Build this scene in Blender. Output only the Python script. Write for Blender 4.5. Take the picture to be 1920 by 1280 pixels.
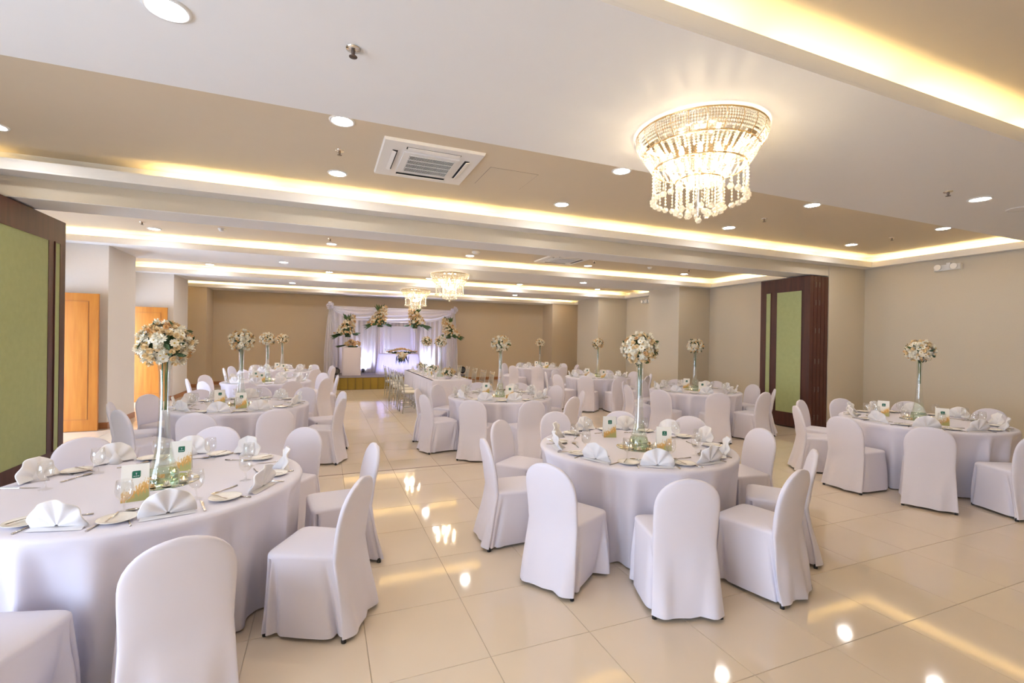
import bpy, math, random
from mathutils import Vector, Matrix
for o in list(bpy.data.objects): bpy.data.objects.remove(o)
SC = bpy.context.scene
COL = SC.collection
rnd = random.Random(7)
pi = math.pi
def R(d): return math.radians(d)

# ------------------------------------------------------------------ camera
F_PX, YAW, PIT, ROL, CAMH = 874.03, 0.384292, -0.0026102, 0.0149158, 1.675
fwd = Vector((math.sin(YAW)*math.cos(PIT), math.cos(YAW)*math.cos(PIT), math.sin(PIT)))
rgt = Vector((math.cos(YAW), -math.sin(YAW), 0)); upv = rgt.cross(fwd)
r2 = math.cos(ROL)*rgt + math.sin(ROL)*upv; u2 = -math.sin(ROL)*rgt + math.cos(ROL)*upv
cam = bpy.data.cameras.new('camera'); cam_o = bpy.data.objects.new('camera', cam); COL.objects.link(cam_o)
cam.sensor_width = 36; cam.lens = F_PX/1920*36; cam.clip_start = 0.05; cam.clip_end = 200
m = Matrix((r2, u2, -fwd)).transposed().to_4x4(); m.translation = (0, 0, CAMH); cam_o.matrix_world = m
SC.camera = cam_o
def view(p):                      # pixel position in the 1920x1280 frame and depth, for labels and culling only
    v = Vector(p) - Vector((0, 0, CAMH)); d = v.dot(fwd)
    if d < .05: return None
    return 960+F_PX*v.dot(r2)/d, 640-F_PX*v.dot(u2)/d, d
def in_view(pts, m=0):
    q = [view(p) for p in pts]; q = [a for a in q if a]
    if not q: return False
    return max(a[0] for a in q) > -m and min(a[0] for a in q) < 1920+m and max(a[1] for a in q) > -m and min(a[1] for a in q) < 1280+m

# ------------------------------------------------------------------ sky, daylight, exposure
SKY = (0.66, 0.78, 1.0); SKY_STRENGTH = 9.3
w = bpy.data.worlds.new('sky'); SC.world = w; w.use_nodes = True
w.node_tree.nodes['Background'].inputs[0].default_value = (*SKY, 1)
w.node_tree.nodes['Background'].inputs[1].default_value = SKY_STRENGTH
SC.view_settings.view_transform = 'Standard'; SC.view_settings.look = 'None'
SC.view_settings.gamma = 1; SC.view_settings.use_curve_mapping = False
SC.view_settings.exposure = 0.75
SC.cycles.max_bounces = 8; SC.cycles.diffuse_bounces = 5; SC.cycles.glossy_bounces = 4
SC.cycles.transparent_max_bounces = 16; SC.cycles.caustics_reflective = False; SC.cycles.caustics_refractive = False
SC.cycles.sample_clamp_indirect = 6; SC.cycles.use_denoising = True
COVE, DOWN, BULB, UPLIGHT, TUBE_COL = 30.0, 88.0, 150.0, 110.0, (1.0, 0.72, 0.29)
XL, XR, XR2 = -4.65, 10.38, 10.34            # side walls; the far hall's right wall
YF, YB = -3.0, 18.7                           # wall behind the camera, wall behind the stage
ZS, ZT, ZBEAM = 3.25, 3.47, 3.05              # soffit, tray ceiling, beam underside
# daylight openings: (axis, lo, hi, z0, z1)
WIN_LEFT = [(-2.7, -.4, .25, 2.6), (0.1, 2.3, .25, 2.6), (9.0, 10.1, 0, 2.42), (13.05, 14.15, 0, 2.42)]
WIN_FRONT = []
def portal(loc, sx, sy, rot):
    l = bpy.data.lights.new('window_daylight', 'AREA'); l.shape = 'RECTANGLE'; l.size = sx; l.size_y = sy
    l.cycles.is_portal = True
    o = bpy.data.objects.new('window_daylight', l); COL.objects.link(o); o.location = loc; o.rotation_euler = rot
for a, b, z0, z1 in WIN_LEFT: portal((XL-.14, (a+b)/2, (z0+z1)/2), z1-z0, b-a, (0, R(-90), 0))
for a, b, z0, z1 in WIN_FRONT: portal(((a+b)/2, YF-.14, (z0+z1)/2), b-a, z1-z0, (R(90), 0, 0))

# ------------------------------------------------------------------ materials
def lin(c): return tuple(((x/255+.055)/1.055)**2.4 if x > 10 else x/255/12.92 for x in c)
def mat(name, col, rough=.6, metal=0, spec=.5, noise=0, scale=8, bump=0, bscale=200, rnd_obj=0, coat=0, sheen=0):
    M = bpy.data.materials.new(name); M.use_nodes = True; nt = M.node_tree; b = nt.nodes['Principled BSDF']
    b.inputs['Base Color'].default_value = (*col, 1); b.inputs['Roughness'].default_value = rough
    b.inputs['Metallic'].default_value = metal; b.inputs['Specular IOR Level'].default_value = spec
    b.inputs['Coat Weight'].default_value = coat; b.inputs['Coat Roughness'].default_value = .03
    b.inputs['Sheen Weight'].default_value = sheen
    tc = nt.nodes.new('ShaderNodeTexCoord')
    src = None
    if noise or rnd_obj:
        hsv = nt.nodes.new('ShaderNodeHueSaturation'); hsv.inputs['Color'].default_value = (*col, 1)
        add = nt.nodes.new('ShaderNodeMath'); add.operation = 'ADD'; add.inputs[0].default_value = 1
        n = nt.nodes.new('ShaderNodeTexNoise'); n.inputs['Scale'].default_value = scale; n.inputs['Detail'].default_value = 4
        nt.links.new(tc.outputs['Object'], n.inputs['Vector'])
        mr = nt.nodes.new('ShaderNodeMapRange'); mr.inputs['To Min'].default_value = -noise; mr.inputs['To Max'].default_value = noise
        nt.links.new(n.outputs['Fac'], mr.inputs['Value'])
        nt.links.new(mr.outputs['Result'], add.inputs[1])
        src = add
        if rnd_obj:
            oi = nt.nodes.new('ShaderNodeObjectInfo'); m2 = nt.nodes.new('ShaderNodeMapRange')
            m2.inputs['To Min'].default_value = -rnd_obj; m2.inputs['To Max'].default_value = rnd_obj
            nt.links.new(oi.outputs['Random'], m2.inputs['Value'])
            a2 = nt.nodes.new('ShaderNodeMath'); a2.operation = 'ADD'
            nt.links.new(add.outputs[0], a2.inputs[0]); nt.links.new(m2.outputs['Result'], a2.inputs[1]); src = a2
        nt.links.new(src.outputs[0], hsv.inputs['Value']); nt.links.new(hsv.outputs['Color'], b.inputs['Base Color'])
    if bump:
        n2 = nt.nodes.new('ShaderNodeTexNoise'); n2.inputs['Scale'].default_value = bscale; n2.inputs['Detail'].default_value = 3
        nt.links.new(tc.outputs['Object'], n2.inputs['Vector'])
        bp = nt.nodes.new('ShaderNodeBump'); bp.inputs['Strength'].default_value = bump; bp.inputs['Distance'].default_value = .004
        nt.links.new(n2.outputs['Fac'], bp.inputs['Height']); nt.links.new(bp.outputs['Normal'], b.inputs['Normal'])
    return M
def emit(name, col, s):
    M = bpy.data.materials.new(name); M.use_nodes = True; nt = M.node_tree; nt.nodes.remove(nt.nodes['Principled BSDF'])
    e = nt.nodes.new('ShaderNodeEmission'); e.inputs[0].default_value = (*col, 1); e.inputs[1].default_value = s
    nt.links.new(e.outputs[0], nt.nodes['Material Output'].inputs[0]); return M
def thin_glass(name, tint=(1, 1, 1), base=.06, gloss=(1, 1, 1), ior=1.5, milky=0):
    M = bpy.data.materials.new(name); M.use_nodes = True; nt = M.node_tree; nt.nodes.remove(nt.nodes['Principled BSDF'])
    t = nt.nodes.new('ShaderNodeBsdfTransparent'); t.inputs[0].default_value = (*tint, 1)
    g = nt.nodes.new('ShaderNodeBsdfGlossy'); g.inputs[0].default_value = (*gloss, 1); g.inputs[1].default_value = .03
    fr = nt.nodes.new('ShaderNodeLayerWeight'); fr.inputs[0].default_value = .35
    pw = nt.nodes.new('ShaderNodeMath'); pw.operation = 'POWER'; pw.inputs[1].default_value = 3.0; nt.links.new(fr.outputs['Facing'], pw.inputs[0])
    ad = nt.nodes.new('ShaderNodeMath'); ad.operation = 'MULTIPLY_ADD'; ad.inputs[1].default_value = .75; ad.inputs[2].default_value = base; ad.use_clamp = True
    nt.links.new(pw.outputs[0], ad.inputs[0])
    mx = nt.nodes.new('ShaderNodeMixShader'); nt.links.new(ad.outputs[0], mx.inputs[0]); nt.links.new(t.outputs[0], mx.inputs[1]); nt.links.new(g.outputs[0], mx.inputs[2])
    out = mx
    if milky:
        tr = nt.nodes.new('ShaderNodeBsdfTranslucent'); tr.inputs[0].default_value = (.95, .93, .88, 1)
        df = nt.nodes.new('ShaderNodeBsdfDiffuse'); df.inputs[0].default_value = (.9, .88, .84, 1)
        m3 = nt.nodes.new('ShaderNodeMixShader'); nt.links.new(tr.outputs[0], m3.inputs[1]); nt.links.new(df.outputs[0], m3.inputs[2])
        m2 = nt.nodes.new('ShaderNodeMixShader'); m2.inputs[0].default_value = milky
        nt.links.new(mx.outputs[0], m2.inputs[1]); nt.links.new(m3.outputs[0], m2.inputs[2]); out = m2
    nt.links.new(out.outputs[0], nt.nodes['Material Output'].inputs[0]); return M
def wood(name, c1, c2, rough=.4, axis='Z', sc=6):
    M = mat(name, c1, rough); nt = M.node_tree; b = nt.nodes['Principled BSDF']
    tc = nt.nodes.new('ShaderNodeTexCoord'); mp = nt.nodes.new('ShaderNodeMapping')
    mp.inputs['Scale'].default_value = (sc, sc, .5) if axis == 'Z' else (.5, sc, sc)
    n = nt.nodes.new('ShaderNodeTexNoise'); n.inputs['Scale'].default_value = 3; n.inputs['Detail'].default_value = 6
    cr = nt.nodes.new('ShaderNodeValToRGB'); cr.color_ramp.elements[0].color = (*c1, 1); cr.color_ramp.elements[1].color = (*c2, 1)
    cr.color_ramp.elements[0].position = .3; cr.color_ramp.elements[1].position = .7
    nt.links.new(tc.outputs['Object'], mp.inputs[0]); nt.links.new(mp.outputs[0], n.inputs['Vector']); nt.links.new(n.outputs['Fac'], cr.inputs[0]); nt.links.new(cr.outputs[0], b.inputs['Base Color'])
    return M
def sheer(name, col, k=.45):
    M = bpy.data.materials.new(name); M.use_nodes = True; nt = M.node_tree; nt.nodes.remove(nt.nodes['Principled BSDF'])
    d = nt.nodes.new('ShaderNodeBsdfDiffuse'); d.inputs[0].default_value = (*col, 1)
    t = nt.nodes.new('ShaderNodeBsdfTranslucent'); t.inputs[0].default_value = (*col, 1)
    mx = nt.nodes.new('ShaderNodeMixShader'); mx.inputs[0].default_value = k
    nt.links.new(d.outputs[0], mx.inputs[1]); nt.links.new(t.outputs[0], mx.inputs[2]); nt.links.new(mx.outputs[0], nt.nodes['Material Output'].inputs[0]); return M
MT = dict(
    soffit=mat('white_ceiling_paint', (.79, .785, .785), .7, noise=.01),
    tray=mat('tan_ceiling_paint', (.62, .54, .425), .6, noise=.015),
    wall=mat('beige_wall_covering', (.57, .515, .425), .75, noise=.03, scale=60, bump=.15, bscale=300),
    pale=mat('pale_wall_covering', (.70, .66, .62), .75, noise=.03, scale=60, bump=.15, bscale=300),
    wall_back=mat('tan_wall_covering', (.55, .455, .335), .75, noise=.03, scale=60, bump=.15, bscale=300),
    tile=mat('polished_porcelain', (.72, .61, .48), .06, noise=.035, scale=2.5, rnd_obj=.012, spec=.6),
    grout=mat('grout', (.50, .42, .33), .8),
    track=mat('brown_floor_track', (.13, .07, .045), .4),
    basewood=wood('skirting_wood', (.30, .12, .05), (.38, .17, .07), .35, 'X'),
    mahog=wood('mahogany', (.045, .012, .009), (.085, .024, .016), .5),
    green=mat('green_fabric', (.39, .44, .21), .7, noise=.10, scale=14, bump=.2, bscale=350),
    doorwood=wood('golden_door_wood', (.38, .125, .014), (.47, .19, .028), .35),
    doorline=mat('door_groove', (.30, .12, .03), .6),
    cloth=mat('white_table_linen', (.72, .695, .78), .85),
    cover=mat('white_chair_cover', (.73, .70, .78), .8),
    napkin=mat('white_napkin', (.80, .78, .79), .8),
    foot=mat('black_plastic', (.012, .011, .012), .4),
    china=mat('white_china', (.86, .83, .79), .12),
    steel=mat('steel', (.62, .58, .54), .18, 1),
    silver=mat('silver_paint', (.46, .45, .40), .3, .75),
    cream=mat('cream_cushion', (.80, .74, .62), .8),
    mirror=mat('mirror', (.86, .9, .86), .02, 1),
    mirror_edge=mat('mirror_edge', (.12, .2, .15), .2),
    card=mat('card_paper', (.86, .83, .76), .6),
    emblem=mat('green_print', (.01, .13, .075), .5),
    white=mat('white_plastic', (.78, .77, .76), .4),
    dark=mat('dark_void', (.02, .02, .02), .7),
    grey=mat('grey_grille', (.12, .12, .12), .5),
    metal=mat('bronze_metal', (.16, .12, .10), .35, .8),
    chrome=mat('chrome', (.8, .76, .7), .12, 1),
    gold=mat('gold_wire', (.75, .55, .30), .25, 1),
    glass=thin_glass('clear_glass', (.975, .975, .97), .09),
    vase=thin_glass('vase_glass', (.975, .985, .975), .06),
    vasebase=thin_glass('vase_base_glass', (.78, .87, .76), .10),
    water=thin_glass('water', (.95, .98, .95), .03, ior=1.33),
    crystal=thin_glass('crystal', (1, .97, .9), .22, milky=.45),
    pane=thin_glass('window_glass', (.97, .98, .98), .02),
    petal_w=mat('white_petals', (.88, .83, .70), .7), petal_c=mat('cream_petals', (.80, .62, .36), .7),
    petal_p=mat('peach_petals', (.72, .45, .21), .7), disc_y=mat('yellow_centres', (.55, .36, .06), .7),
    leaf=mat('dark_leaves', (.035, .075, .02), .5), leaf2=mat('mid_leaves', (.06, .13, .035), .5),
    wax=mat('wax', (.9, .8, .6), .5), flame=emit('flame', (1, .6, .22), 14),
    tube=emit('cove_tube', TUBE_COL, COVE), lens=emit('downlight_lens', (1, .97, .93), DOWN),
    bulb=emit('bulb', (1, .80, .52), BULB),
    carpet=mat('stage_carpet', (.20, .18, .22), .9, noise=.05, scale=30), ochre=mat('ochre_skirt', (.25, .165, .018), .7, noise=.05, scale=10),
    pinkcloth=mat('blush_cloth', (.74, .66, .67), .8), drape=sheer('white_sheer', (.83, .80, .84), .3), tulle=sheer('white_tulle', (.82, .80, .86), .35),
    black=mat('black_metal', (.012, .012, .014), .35),
)
# printed menu card: pale paper with golden grasses near the foot
def card_material():
    M = mat('menu_print', (.86, .83, .76), .55); nt = M.node_tree; b = nt.nodes['Principled BSDF']
    tc = nt.nodes.new('ShaderNodeTexCoord'); sp = nt.nodes.new('ShaderNodeSeparateXYZ'); nt.links.new(tc.outputs['Object'], sp.inputs[0])
    mp = nt.nodes.new('ShaderNodeMapping'); mp.inputs['Scale'].default_value = (90, 90, 26)
    nt.links.new(tc.outputs['Object'], mp.inputs[0])
    n = nt.nodes.new('ShaderNodeTexNoise'); n.inputs['Scale'].default_value = 1; n.inputs['Detail'].default_value = 5; n.inputs['Distortion'].default_value = 1.2
    nt.links.new(mp.outputs[0], n.inputs['Vector'])
    a = nt.nodes.new('ShaderNodeMath'); a.operation = 'MULTIPLY_ADD'; a.inputs[1].default_value = -6.5; a.inputs[2].default_value = .62
    nt.links.new(sp.outputs['Z'], a.inputs[0])
    x = nt.nodes.new('ShaderNodeMath'); x.operation = 'MULTIPLY_ADD'; x.inputs[1].default_value = 3.5; nt.links.new(sp.outputs['X'], x.inputs[0]); nt.links.new(a.outputs[0], x.inputs[2])
    s = nt.nodes.new('ShaderNodeMath'); s.operation = 'ADD'; nt.links.new(x.outputs[0], s.inputs[0]); nt.links.new(n.outputs['Fac'], s.inputs[1])
    cr = nt.nodes.new('ShaderNodeValToRGB'); e = cr.color_ramp.elements
    e[0].position = .55; e[0].color = (.86, .83, .76, 1); e[1].position = 1.0; e[1].color = (.40, .40, .16, 1)
    k = e.new(.68); k.color = (.74, .52, .20, 1); k = e.new(.80); k.color = (.66, .34, .09, 1)
    nt.links.new(s.outputs[0], cr.inputs[0]); nt.links.new(cr.outputs[0], b.inputs['Base Color']); return M
MT['menu'] = card_material()

# ------------------------------------------------------------------ mesh helpers
class MB:
    def __init__(s): s.v = []; s.f = []
    def add(s, vs, fs):
        o = len(s.v); s.v += [tuple(p) for p in vs]; s.f += [tuple(i+o for i in f) for f in fs]; return s
    def box(s, x0, x1, y0, y1, z0, z1):
        return s.add([(x0, y0, z0), (x1, y0, z0), (x1, y1, z0), (x0, y1, z0), (x0, y0, z1), (x1, y0, z1), (x1, y1, z1), (x0, y1, z1)],
                     [(0, 3, 2, 1), (4, 5, 6, 7), (0, 1, 5, 4), (1, 2, 6, 5), (2, 3, 7, 6), (3, 0, 4, 7)])
    def lathe(s, prof, n=16, c=(0, 0), a0=0, close=False):
        vs = []; fs = []
        for r, z in prof:
            for k in range(n):
                a = a0+2*pi*k/n; vs.append((c[0]+r*math.cos(a), c[1]+r*math.sin(a), z))
        for i in range(len(prof)-1):
            for k in range(n):
                j = (k+1) % n; fs.append((i*n+k, i*n+j, (i+1)*n+j, (i+1)*n+k))
        if close:
            fs.append(tuple(reversed(range(n)))); fs.append(tuple((len(prof)-1)*n+k for k in range(n)))
        return s.add(vs, fs)
    def tube(s, pts, r, n=8, cap=True):
        pts = [Vector(p) for p in pts]; rr = r if isinstance(r, (list, tuple)) else [r]*len(pts); vs = []; fs = []
        for i, p in enumerate(pts):
            t = (pts[min(i+1, len(pts)-1)]-pts[max(i-1, 0)]).normalized()
            a = t.orthogonal().normalized() if abs(t.z) > .9 else t.cross(Vector((0, 0, 1))).normalized()
            if abs(t.z) > .9: a = t.cross(Vector((0, 1, 0))).normalized()
            b = t.cross(a)
            for k in range(n): vs.append(p+rr[i]*(math.cos(2*pi*k/n)*a+math.sin(2*pi*k/n)*b))
        for i in range(len(pts)-1):
            for k in range(n): j = (k+1) % n; fs.append((i*n+k, i*n+j, (i+1)*n+j, (i+1)*n+k))
        if cap: fs.append(tuple(reversed(range(n)))); fs.append(tuple((len(pts)-1)*n+k for k in range(n)))
        return s.add(vs, fs)
    def grid(s, fn, nu, nv, closed=False):
        vs = [fn(i/(nu if closed else nu-1), j/(nv-1)) for j in range(nv) for i in range(nu)]; fs = []
        for j in range(nv-1):
            for i in range(nu if closed else nu-1):
                k = (i+1) % nu; fs.append((j*nu+i, j*nu+k, (j+1)*nu+k, (j+1)*nu+i))
        return s.add(vs, fs)
    def merge(s, other, M=None):
        return s.add([(M @ Vector(p)) if M else p for p in other.v], other.f)
    def mesh(s, name, material, smooth=False):
        me = bpy.data.meshes.new(name); me.from_pydata(s.v, [], s.f); me.update()
        if smooth: me.polygons.foreach_set('use_smooth', [True]*len(me.polygons))
        me.materials.append(MT[material] if isinstance(material, str) else material); return me
def put(name, me, parent=None, loc=(0, 0, 0), rot=(0, 0, 0), sc=None):
    o = bpy.data.objects.new(name, me); COL.objects.link(o); o.parent = parent; o.location = loc; o.rotation_euler = rot
    if sc: o.scale = sc if isinstance(sc, tuple) else (sc, sc, sc)
    return o
def obj(name, mb, material, parent=None, smooth=False, loc=(0, 0, 0), rot=(0, 0, 0)):
    return put(name, mb.mesh(name, material, smooth), parent, loc, rot)
def tag(o, label=None, cat=None, group=None, kind=None):
    if label: o['label'] = label
    if cat: o['category'] = cat
    if group: o['group'] = group
    if kind: o['kind'] = kind
    return o
def thing(name, label, cat, loc=(0, 0, 0), rz=0, group=None):
    o = bpy.data.objects.new(name, None); COL.objects.link(o); o.location = loc; o.rotation_euler = (0, 0, rz); o.empty_display_size = .1
    return tag(o, label, cat, group)
def copy_tree(o, parent=None):
    c = o.copy(); COL.objects.link(c); c.parent = parent
    for ch in KIDS.get(o.name, ()): copy_tree(ch, c)
    return c
KIDS = {}
def index_kids(o):
    KIDS[o.name] = [c for c in bpy.data.objects if c.parent == o]
    for c in KIDS[o.name]: index_kids(c)
def struct(name, mb, material, parent=None, smooth=False, label=None):
    o = obj(name, mb, material, parent, smooth)
    if parent is None: tag(o, label, None, None, 'structure')
    return o

# ------------------------------------------------------------------ floor of tiles
TX0, TY0, TS = .24, 1.712, .602
fl = struct('floor', MB().box(XL-.3, XR+.3, YF-.3, YB+.3, -.12, -.004), 'grout', label='polished beige porcelain floor of large square tiles')
tile_me = MB()
g = .0016; h = TS/2-g
tile_me.add([(-h, -h, -.004), (h, -h, -.004), (h, h, -.004), (-h, h, -.004), (-h+.001, -h+.001, 0), (h-.001, -h+.001, 0), (h-.001, h-.001, 0), (-h+.001, h-.001, 0)],
            [(4, 5, 6, 7), (0, 1, 5, 4), (1, 2, 6, 5), (2, 3, 7, 6), (3, 0, 4, 7)])
tm = tile_me.mesh('tile', 'tile')
cells = []
i0, i1 = int((XL-TX0)/TS)-1, int((XR-TX0)/TS)+1; j0, j1 = int((YF-TY0)/TS)-1, int((YB-TY0)/TS)+1
for i in range(i0, i1+1):
    for j in range(j0, j1+1):
        x, y = TX0+(i+.5)*TS, TY0+(j+.5)*TS
        q = view((x, y, 0)); vis = in_view([(x-h, y-h, 0), (x+h, y-h, 0), (x+h, y+h, 0), (x-h, y+h, 0)]) and q is not None
        cells.append(((q[2] if vis else 99), x, y))
cells.sort()
rest = MB()
for k, (d, x, y) in enumerate(cells):
    if k < 300 and d < 90: put('tile', tm, fl, (x, y, 0))
    else: rest.merge(tile_me, Matrix.Translation((x, y, 0)))
tag(obj('floor_tiles', rest, 'tile', fl), kind='stuff')
struct('trim_1', MB().box(XL, XR, 6.062, 6.078, -.003, .0015), 'track', label='thin dark track line across the tiled floor')

# ------------------------------------------------------------------ ceiling with lit trays
TRAYS = [(-1.2, 1.86, -4.4, 10.22, XR), (3.55, 6.0, -4.4, 10.22, XR), (7.65, 10.1, -4.4, 10.12, XR2), (11.75, 14.15, -4.4, 10.1, XR2), (15.85, 17.7, -4.4, 10.05, XR2)]
CD = .2
ce = MB()
ys = [YF-.2]
for a, b, *_ in TRAYS: ys += [a, b]
ys.append(YB+.2)
for k in range(0, len(ys), 2): ce.box(XL-.2, XR+.2, ys[k], ys[k+1], ZS, ZS+.02)
for a, b, x0, x1, xw in TRAYS:
    ce.box(XL-.2, x0, a, b, ZS, ZS+.02); ce.box(x1, XR+.2, a, b, ZS, ZS+.02)
    t = .02
    z0 = ZS+.0205
    ce.box(x0-t, x1+t, b, b+t, z0, ZS+.11); ce.box(x0-t, x1+t, a-t, a, z0, ZS+.11)
    ce.box(x0-t, x0, a, b, z0, ZS+.11); ce.box(x1, x1+t, a, b, z0, ZS+.11)
ceil = struct('ceiling', ce, 'soffit', label='white soffit bands framing recessed tan ceiling trays')
TW = 1.2
for n, (a, b, x0, x1, xw) in enumerate(TRAYS):
    t = MB(); xb = min(x1+CD, xw)
    t.add([(x0-CD, a-CD, ZT), (xb, a-CD, ZT), (xb, b+CD, ZT), (x0-CD, b+CD, ZT)], [(0, 1, 2, 3)])
    t.add([(x0-CD, a-CD, ZT+.03), (xb, a-CD, ZT+.03), (xb, b+CD, ZT+.03), (x0-CD, b+CD, ZT+.03)], [(3, 2, 1, 0)])
    obj('tray_ceiling', t, 'tray', ceil)
    wv = MB()
    zc = ZS+.0205
    wv.box(x0-CD-.02, xb, b+CD, b+CD+.02, zc, ZT+.029); wv.box(x0-CD-.02, xb, a-CD-.02, a-CD, zc, ZT+.029)
    wv.box(x0-CD-.02, x0-CD, a-CD, b+CD, zc, ZT+.029); wv.box(xb-.006, xb-.002, a-CD, b+CD, zc, ZT-.001)
    obj('cove_back', wv, 'soffit', ceil)
    tube_me = MB().tube([(-TW/2, 0, 0), (TW/2, 0, 0)], .014, 6).mesh('cove_tube', 'tube')
    cl = thing('cove_lighting', ['warm tube lights hidden in the cove nearest the camera', 'warm tube lights hidden in the cove around the cassette air conditioner',
               'warm tube lights hidden in the first cove beyond the beam', 'warm tube lights hidden in the second cove beyond the beam', 'warm tube lights hidden in the last cove before the stage wall'][n], 'cove light', (0, 0, 0), 0, 'cove lights in the ceiling trays')
    nx = int((x1-x0)/(TW+.07)); st = (x1-x0)/nx
    for k in range(nx):
        x = x0+st*(k+.5)
        if not (n == 1 and -3.4 < x < -1.9): put('tube', tube_me, cl, (x, b+.11, ZS+.045))
        put('tube', tube_me, cl, (x, a-.11, ZS+.045))
    ny = int((b-a)/(TW+.02)); sy = (b-a)/ny
    for k in range(ny):
        y = a+sy*(k+.5)
        put('tube', tube_me, cl, (min(x1+.11, xw-.05), y, ZS+.045), (0, 0, pi/2)); put('tube', tube_me, cl, (x0-.11, y, ZS+.045), (0, 0, pi/2))
tag(obj('beam_1', MB().box(XL, XR, 6.24, 6.76, ZBEAM, ZT+.05), 'wall'), 'deep beige beam crossing the room above the folding partition', None, None, 'structure')
obj('beam_soffit', MB().box(XL, XR, 6.245, 6.755, ZBEAM-.006, ZBEAM), 'soffit', bpy.data.objects['beam_1'])

# ------------------------------------------------------------------ walls
def wall_with_openings(name, x, y0, y1, wins, label, mt='wall', axis='Y', th=.25, outward=-1):
    """Wall along Y at X = x (or along X at Y = x), made of piers between the openings, with lintels and sills."""
    b = MB(); lo, hi = (x-th, x) if outward < 0 else (x, x+th)
    def blk(a, c, z0, z1):
        if c-a > 1e-4 and z1-z0 > 1e-4: b.box(*((lo, hi, a, c) if axis == 'Y' else (a, c, lo, hi)), z0, z1)
    at = y0
    for a, c, z0, z1 in wins:
        blk(at, a, 0, ZT+.1); blk(a, c, 0, z0); blk(a, c, z1, ZT+.1); at = c
    blk(at, y1, 0, ZT+.1)
    return struct(name, b, mt, label=label)
wall_with_openings('wall_left', XL, YF, YB, WIN_LEFT, 'beige side wall with window and door openings')
wall_with_openings('wall_front', YF, XL, XR, WIN_FRONT, 'beige window wall behind the viewer', axis='X')
struct('wall_back', MB().box(XL-.2, XR+.2, YB, YB+.2, 0, ZT+.1), 'wall_back', label='tan end wall behind the stage')
wr = MB().box(XR, XR+.2, YF-.2, 6.24, 0, ZT+.1).box(XR2, XR+.2, 6.24, YB, 0, ZT+.1)
struct('wall_right', wr, 'wall', label='long beige side wall opposite the doors')
PIL = [('column_1', 9.28, XR, 6.22, 6.78, 'beige pier beside the folded partition panels'), ('column_2', 9.22, XR2, 10.36, 11.68, 'first beige pilaster beyond the right partition panels'),
       ('column_3', 9.12, XR2, 14.35, 15.8, 'second beige pilaster beyond the right partition panels'), ('column_4', 9.02, XR2, 17.75, YB, 'tan corner pilaster beside the end wall'),
       ('column_5', XL, -3.55, 10.36, 11.64, 'pale pillar behind the first wooden door'), ('column_6', XL, -3.6, 14.45, 15.8, 'pale pillar behind the second wooden door'), ('column_7', XL, -3.53, 17.75, YB, 'tan corner pillar by the end wall, door side')]
for n, x0, x1, y0, y1, lb in PIL:
    top = ZS if n != 'column_1' else ZS
    struct(n, MB().box(x0, x1, y0, y1, 0, top), 'wall_back' if n in ('column_4', 'column_7') else 'pale' if n in ('column_5', 'column_6') else 'wall', label=lb)
def skirt_board(name, segs, label):
    b = MB()
    for s in segs: b.box(*s, 0, .11)
    struct(name, b, 'basewood', label=label)
t = .018
skirt_board('baseboard_back', [(-3.53, 9.02, YB-t, YB)], 'reddish wooden skirting along the end wall')
skirt_board('baseboard_right', [(XR-t, XR, YF, 6.2), (XR2-t, XR2, 6.8, 10.34), (XR2-t, XR2, 11.7, 14.33), (XR2-t, XR2, 15.82, 17.73)] +
            [c for _, x0, x1, y0, y1, _l in PIL[:4] for c in ((x0-t, x1, y0-t, y0), (x0-t, x0, y0, y1))], 'reddish wooden skirting along the pilastered wall')
skirt_board('baseboard_left', [(XL, XL+t, 5.3, 6.2), (XL, XL+t, 6.8, 7.6), (XL, XL+t, 10.2, 10.34), (XL, XL+t, 11.66, 11.95)] +
            [c for _, x0, x1, y0, y1, _l in PIL[4:] for c in ((x0, x1+t, y0-t, y0), (x1, x1+t, y0, y1))], 'reddish wooden skirting along the door wall')
k = 0
for a, c, z0, z1 in WIN_LEFT[:2]:
    k += 1; f = MB(); d = .05
    for y in (a, (a+c)/2-d/2, c-d): f.box(XL-.12, XL-.06, y, y+d, z0, z1)
    f.box(XL-.12, XL-.06, a, c, z0, z0+d); f.box(XL-.12, XL-.06, a, c, z1-d, z1)
    o = struct('window_%d' % k, f, 'white', label='white framed window number %d in the door wall' % k)
    for y0, y1 in ((a+d, (a+c)/2-d/2), ((a+c)/2+d/2, c-d)): obj('pane', MB().box(XL-.093, XL-.088, y0, y1, z0+d, z1-d), 'pane', o)
for a, c, z0, z1 in WIN_FRONT:
    k += 1; f = MB(); d = .05
    for x in (a, (a+c)/2-d/2, c-d): f.box(x, x+d, YF-.12, YF-.06, z0, z1)
    f.box(a, c, YF-.12, YF-.06, z0, z0+d); f.box(a, c, YF-.12, YF-.06, z1-d, z1)
    o = struct('window_%d' % k, f, 'white', label='white framed window number %d behind the viewer' % k)
    for x0, x1 in ((a+d, (a+c)/2-d/2), ((a+c)/2+d/2, c-d)): obj('pane', MB().box(x0, x1, YF-.093, YF-.088, z0+d, z1-d), 'pane', o)
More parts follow.
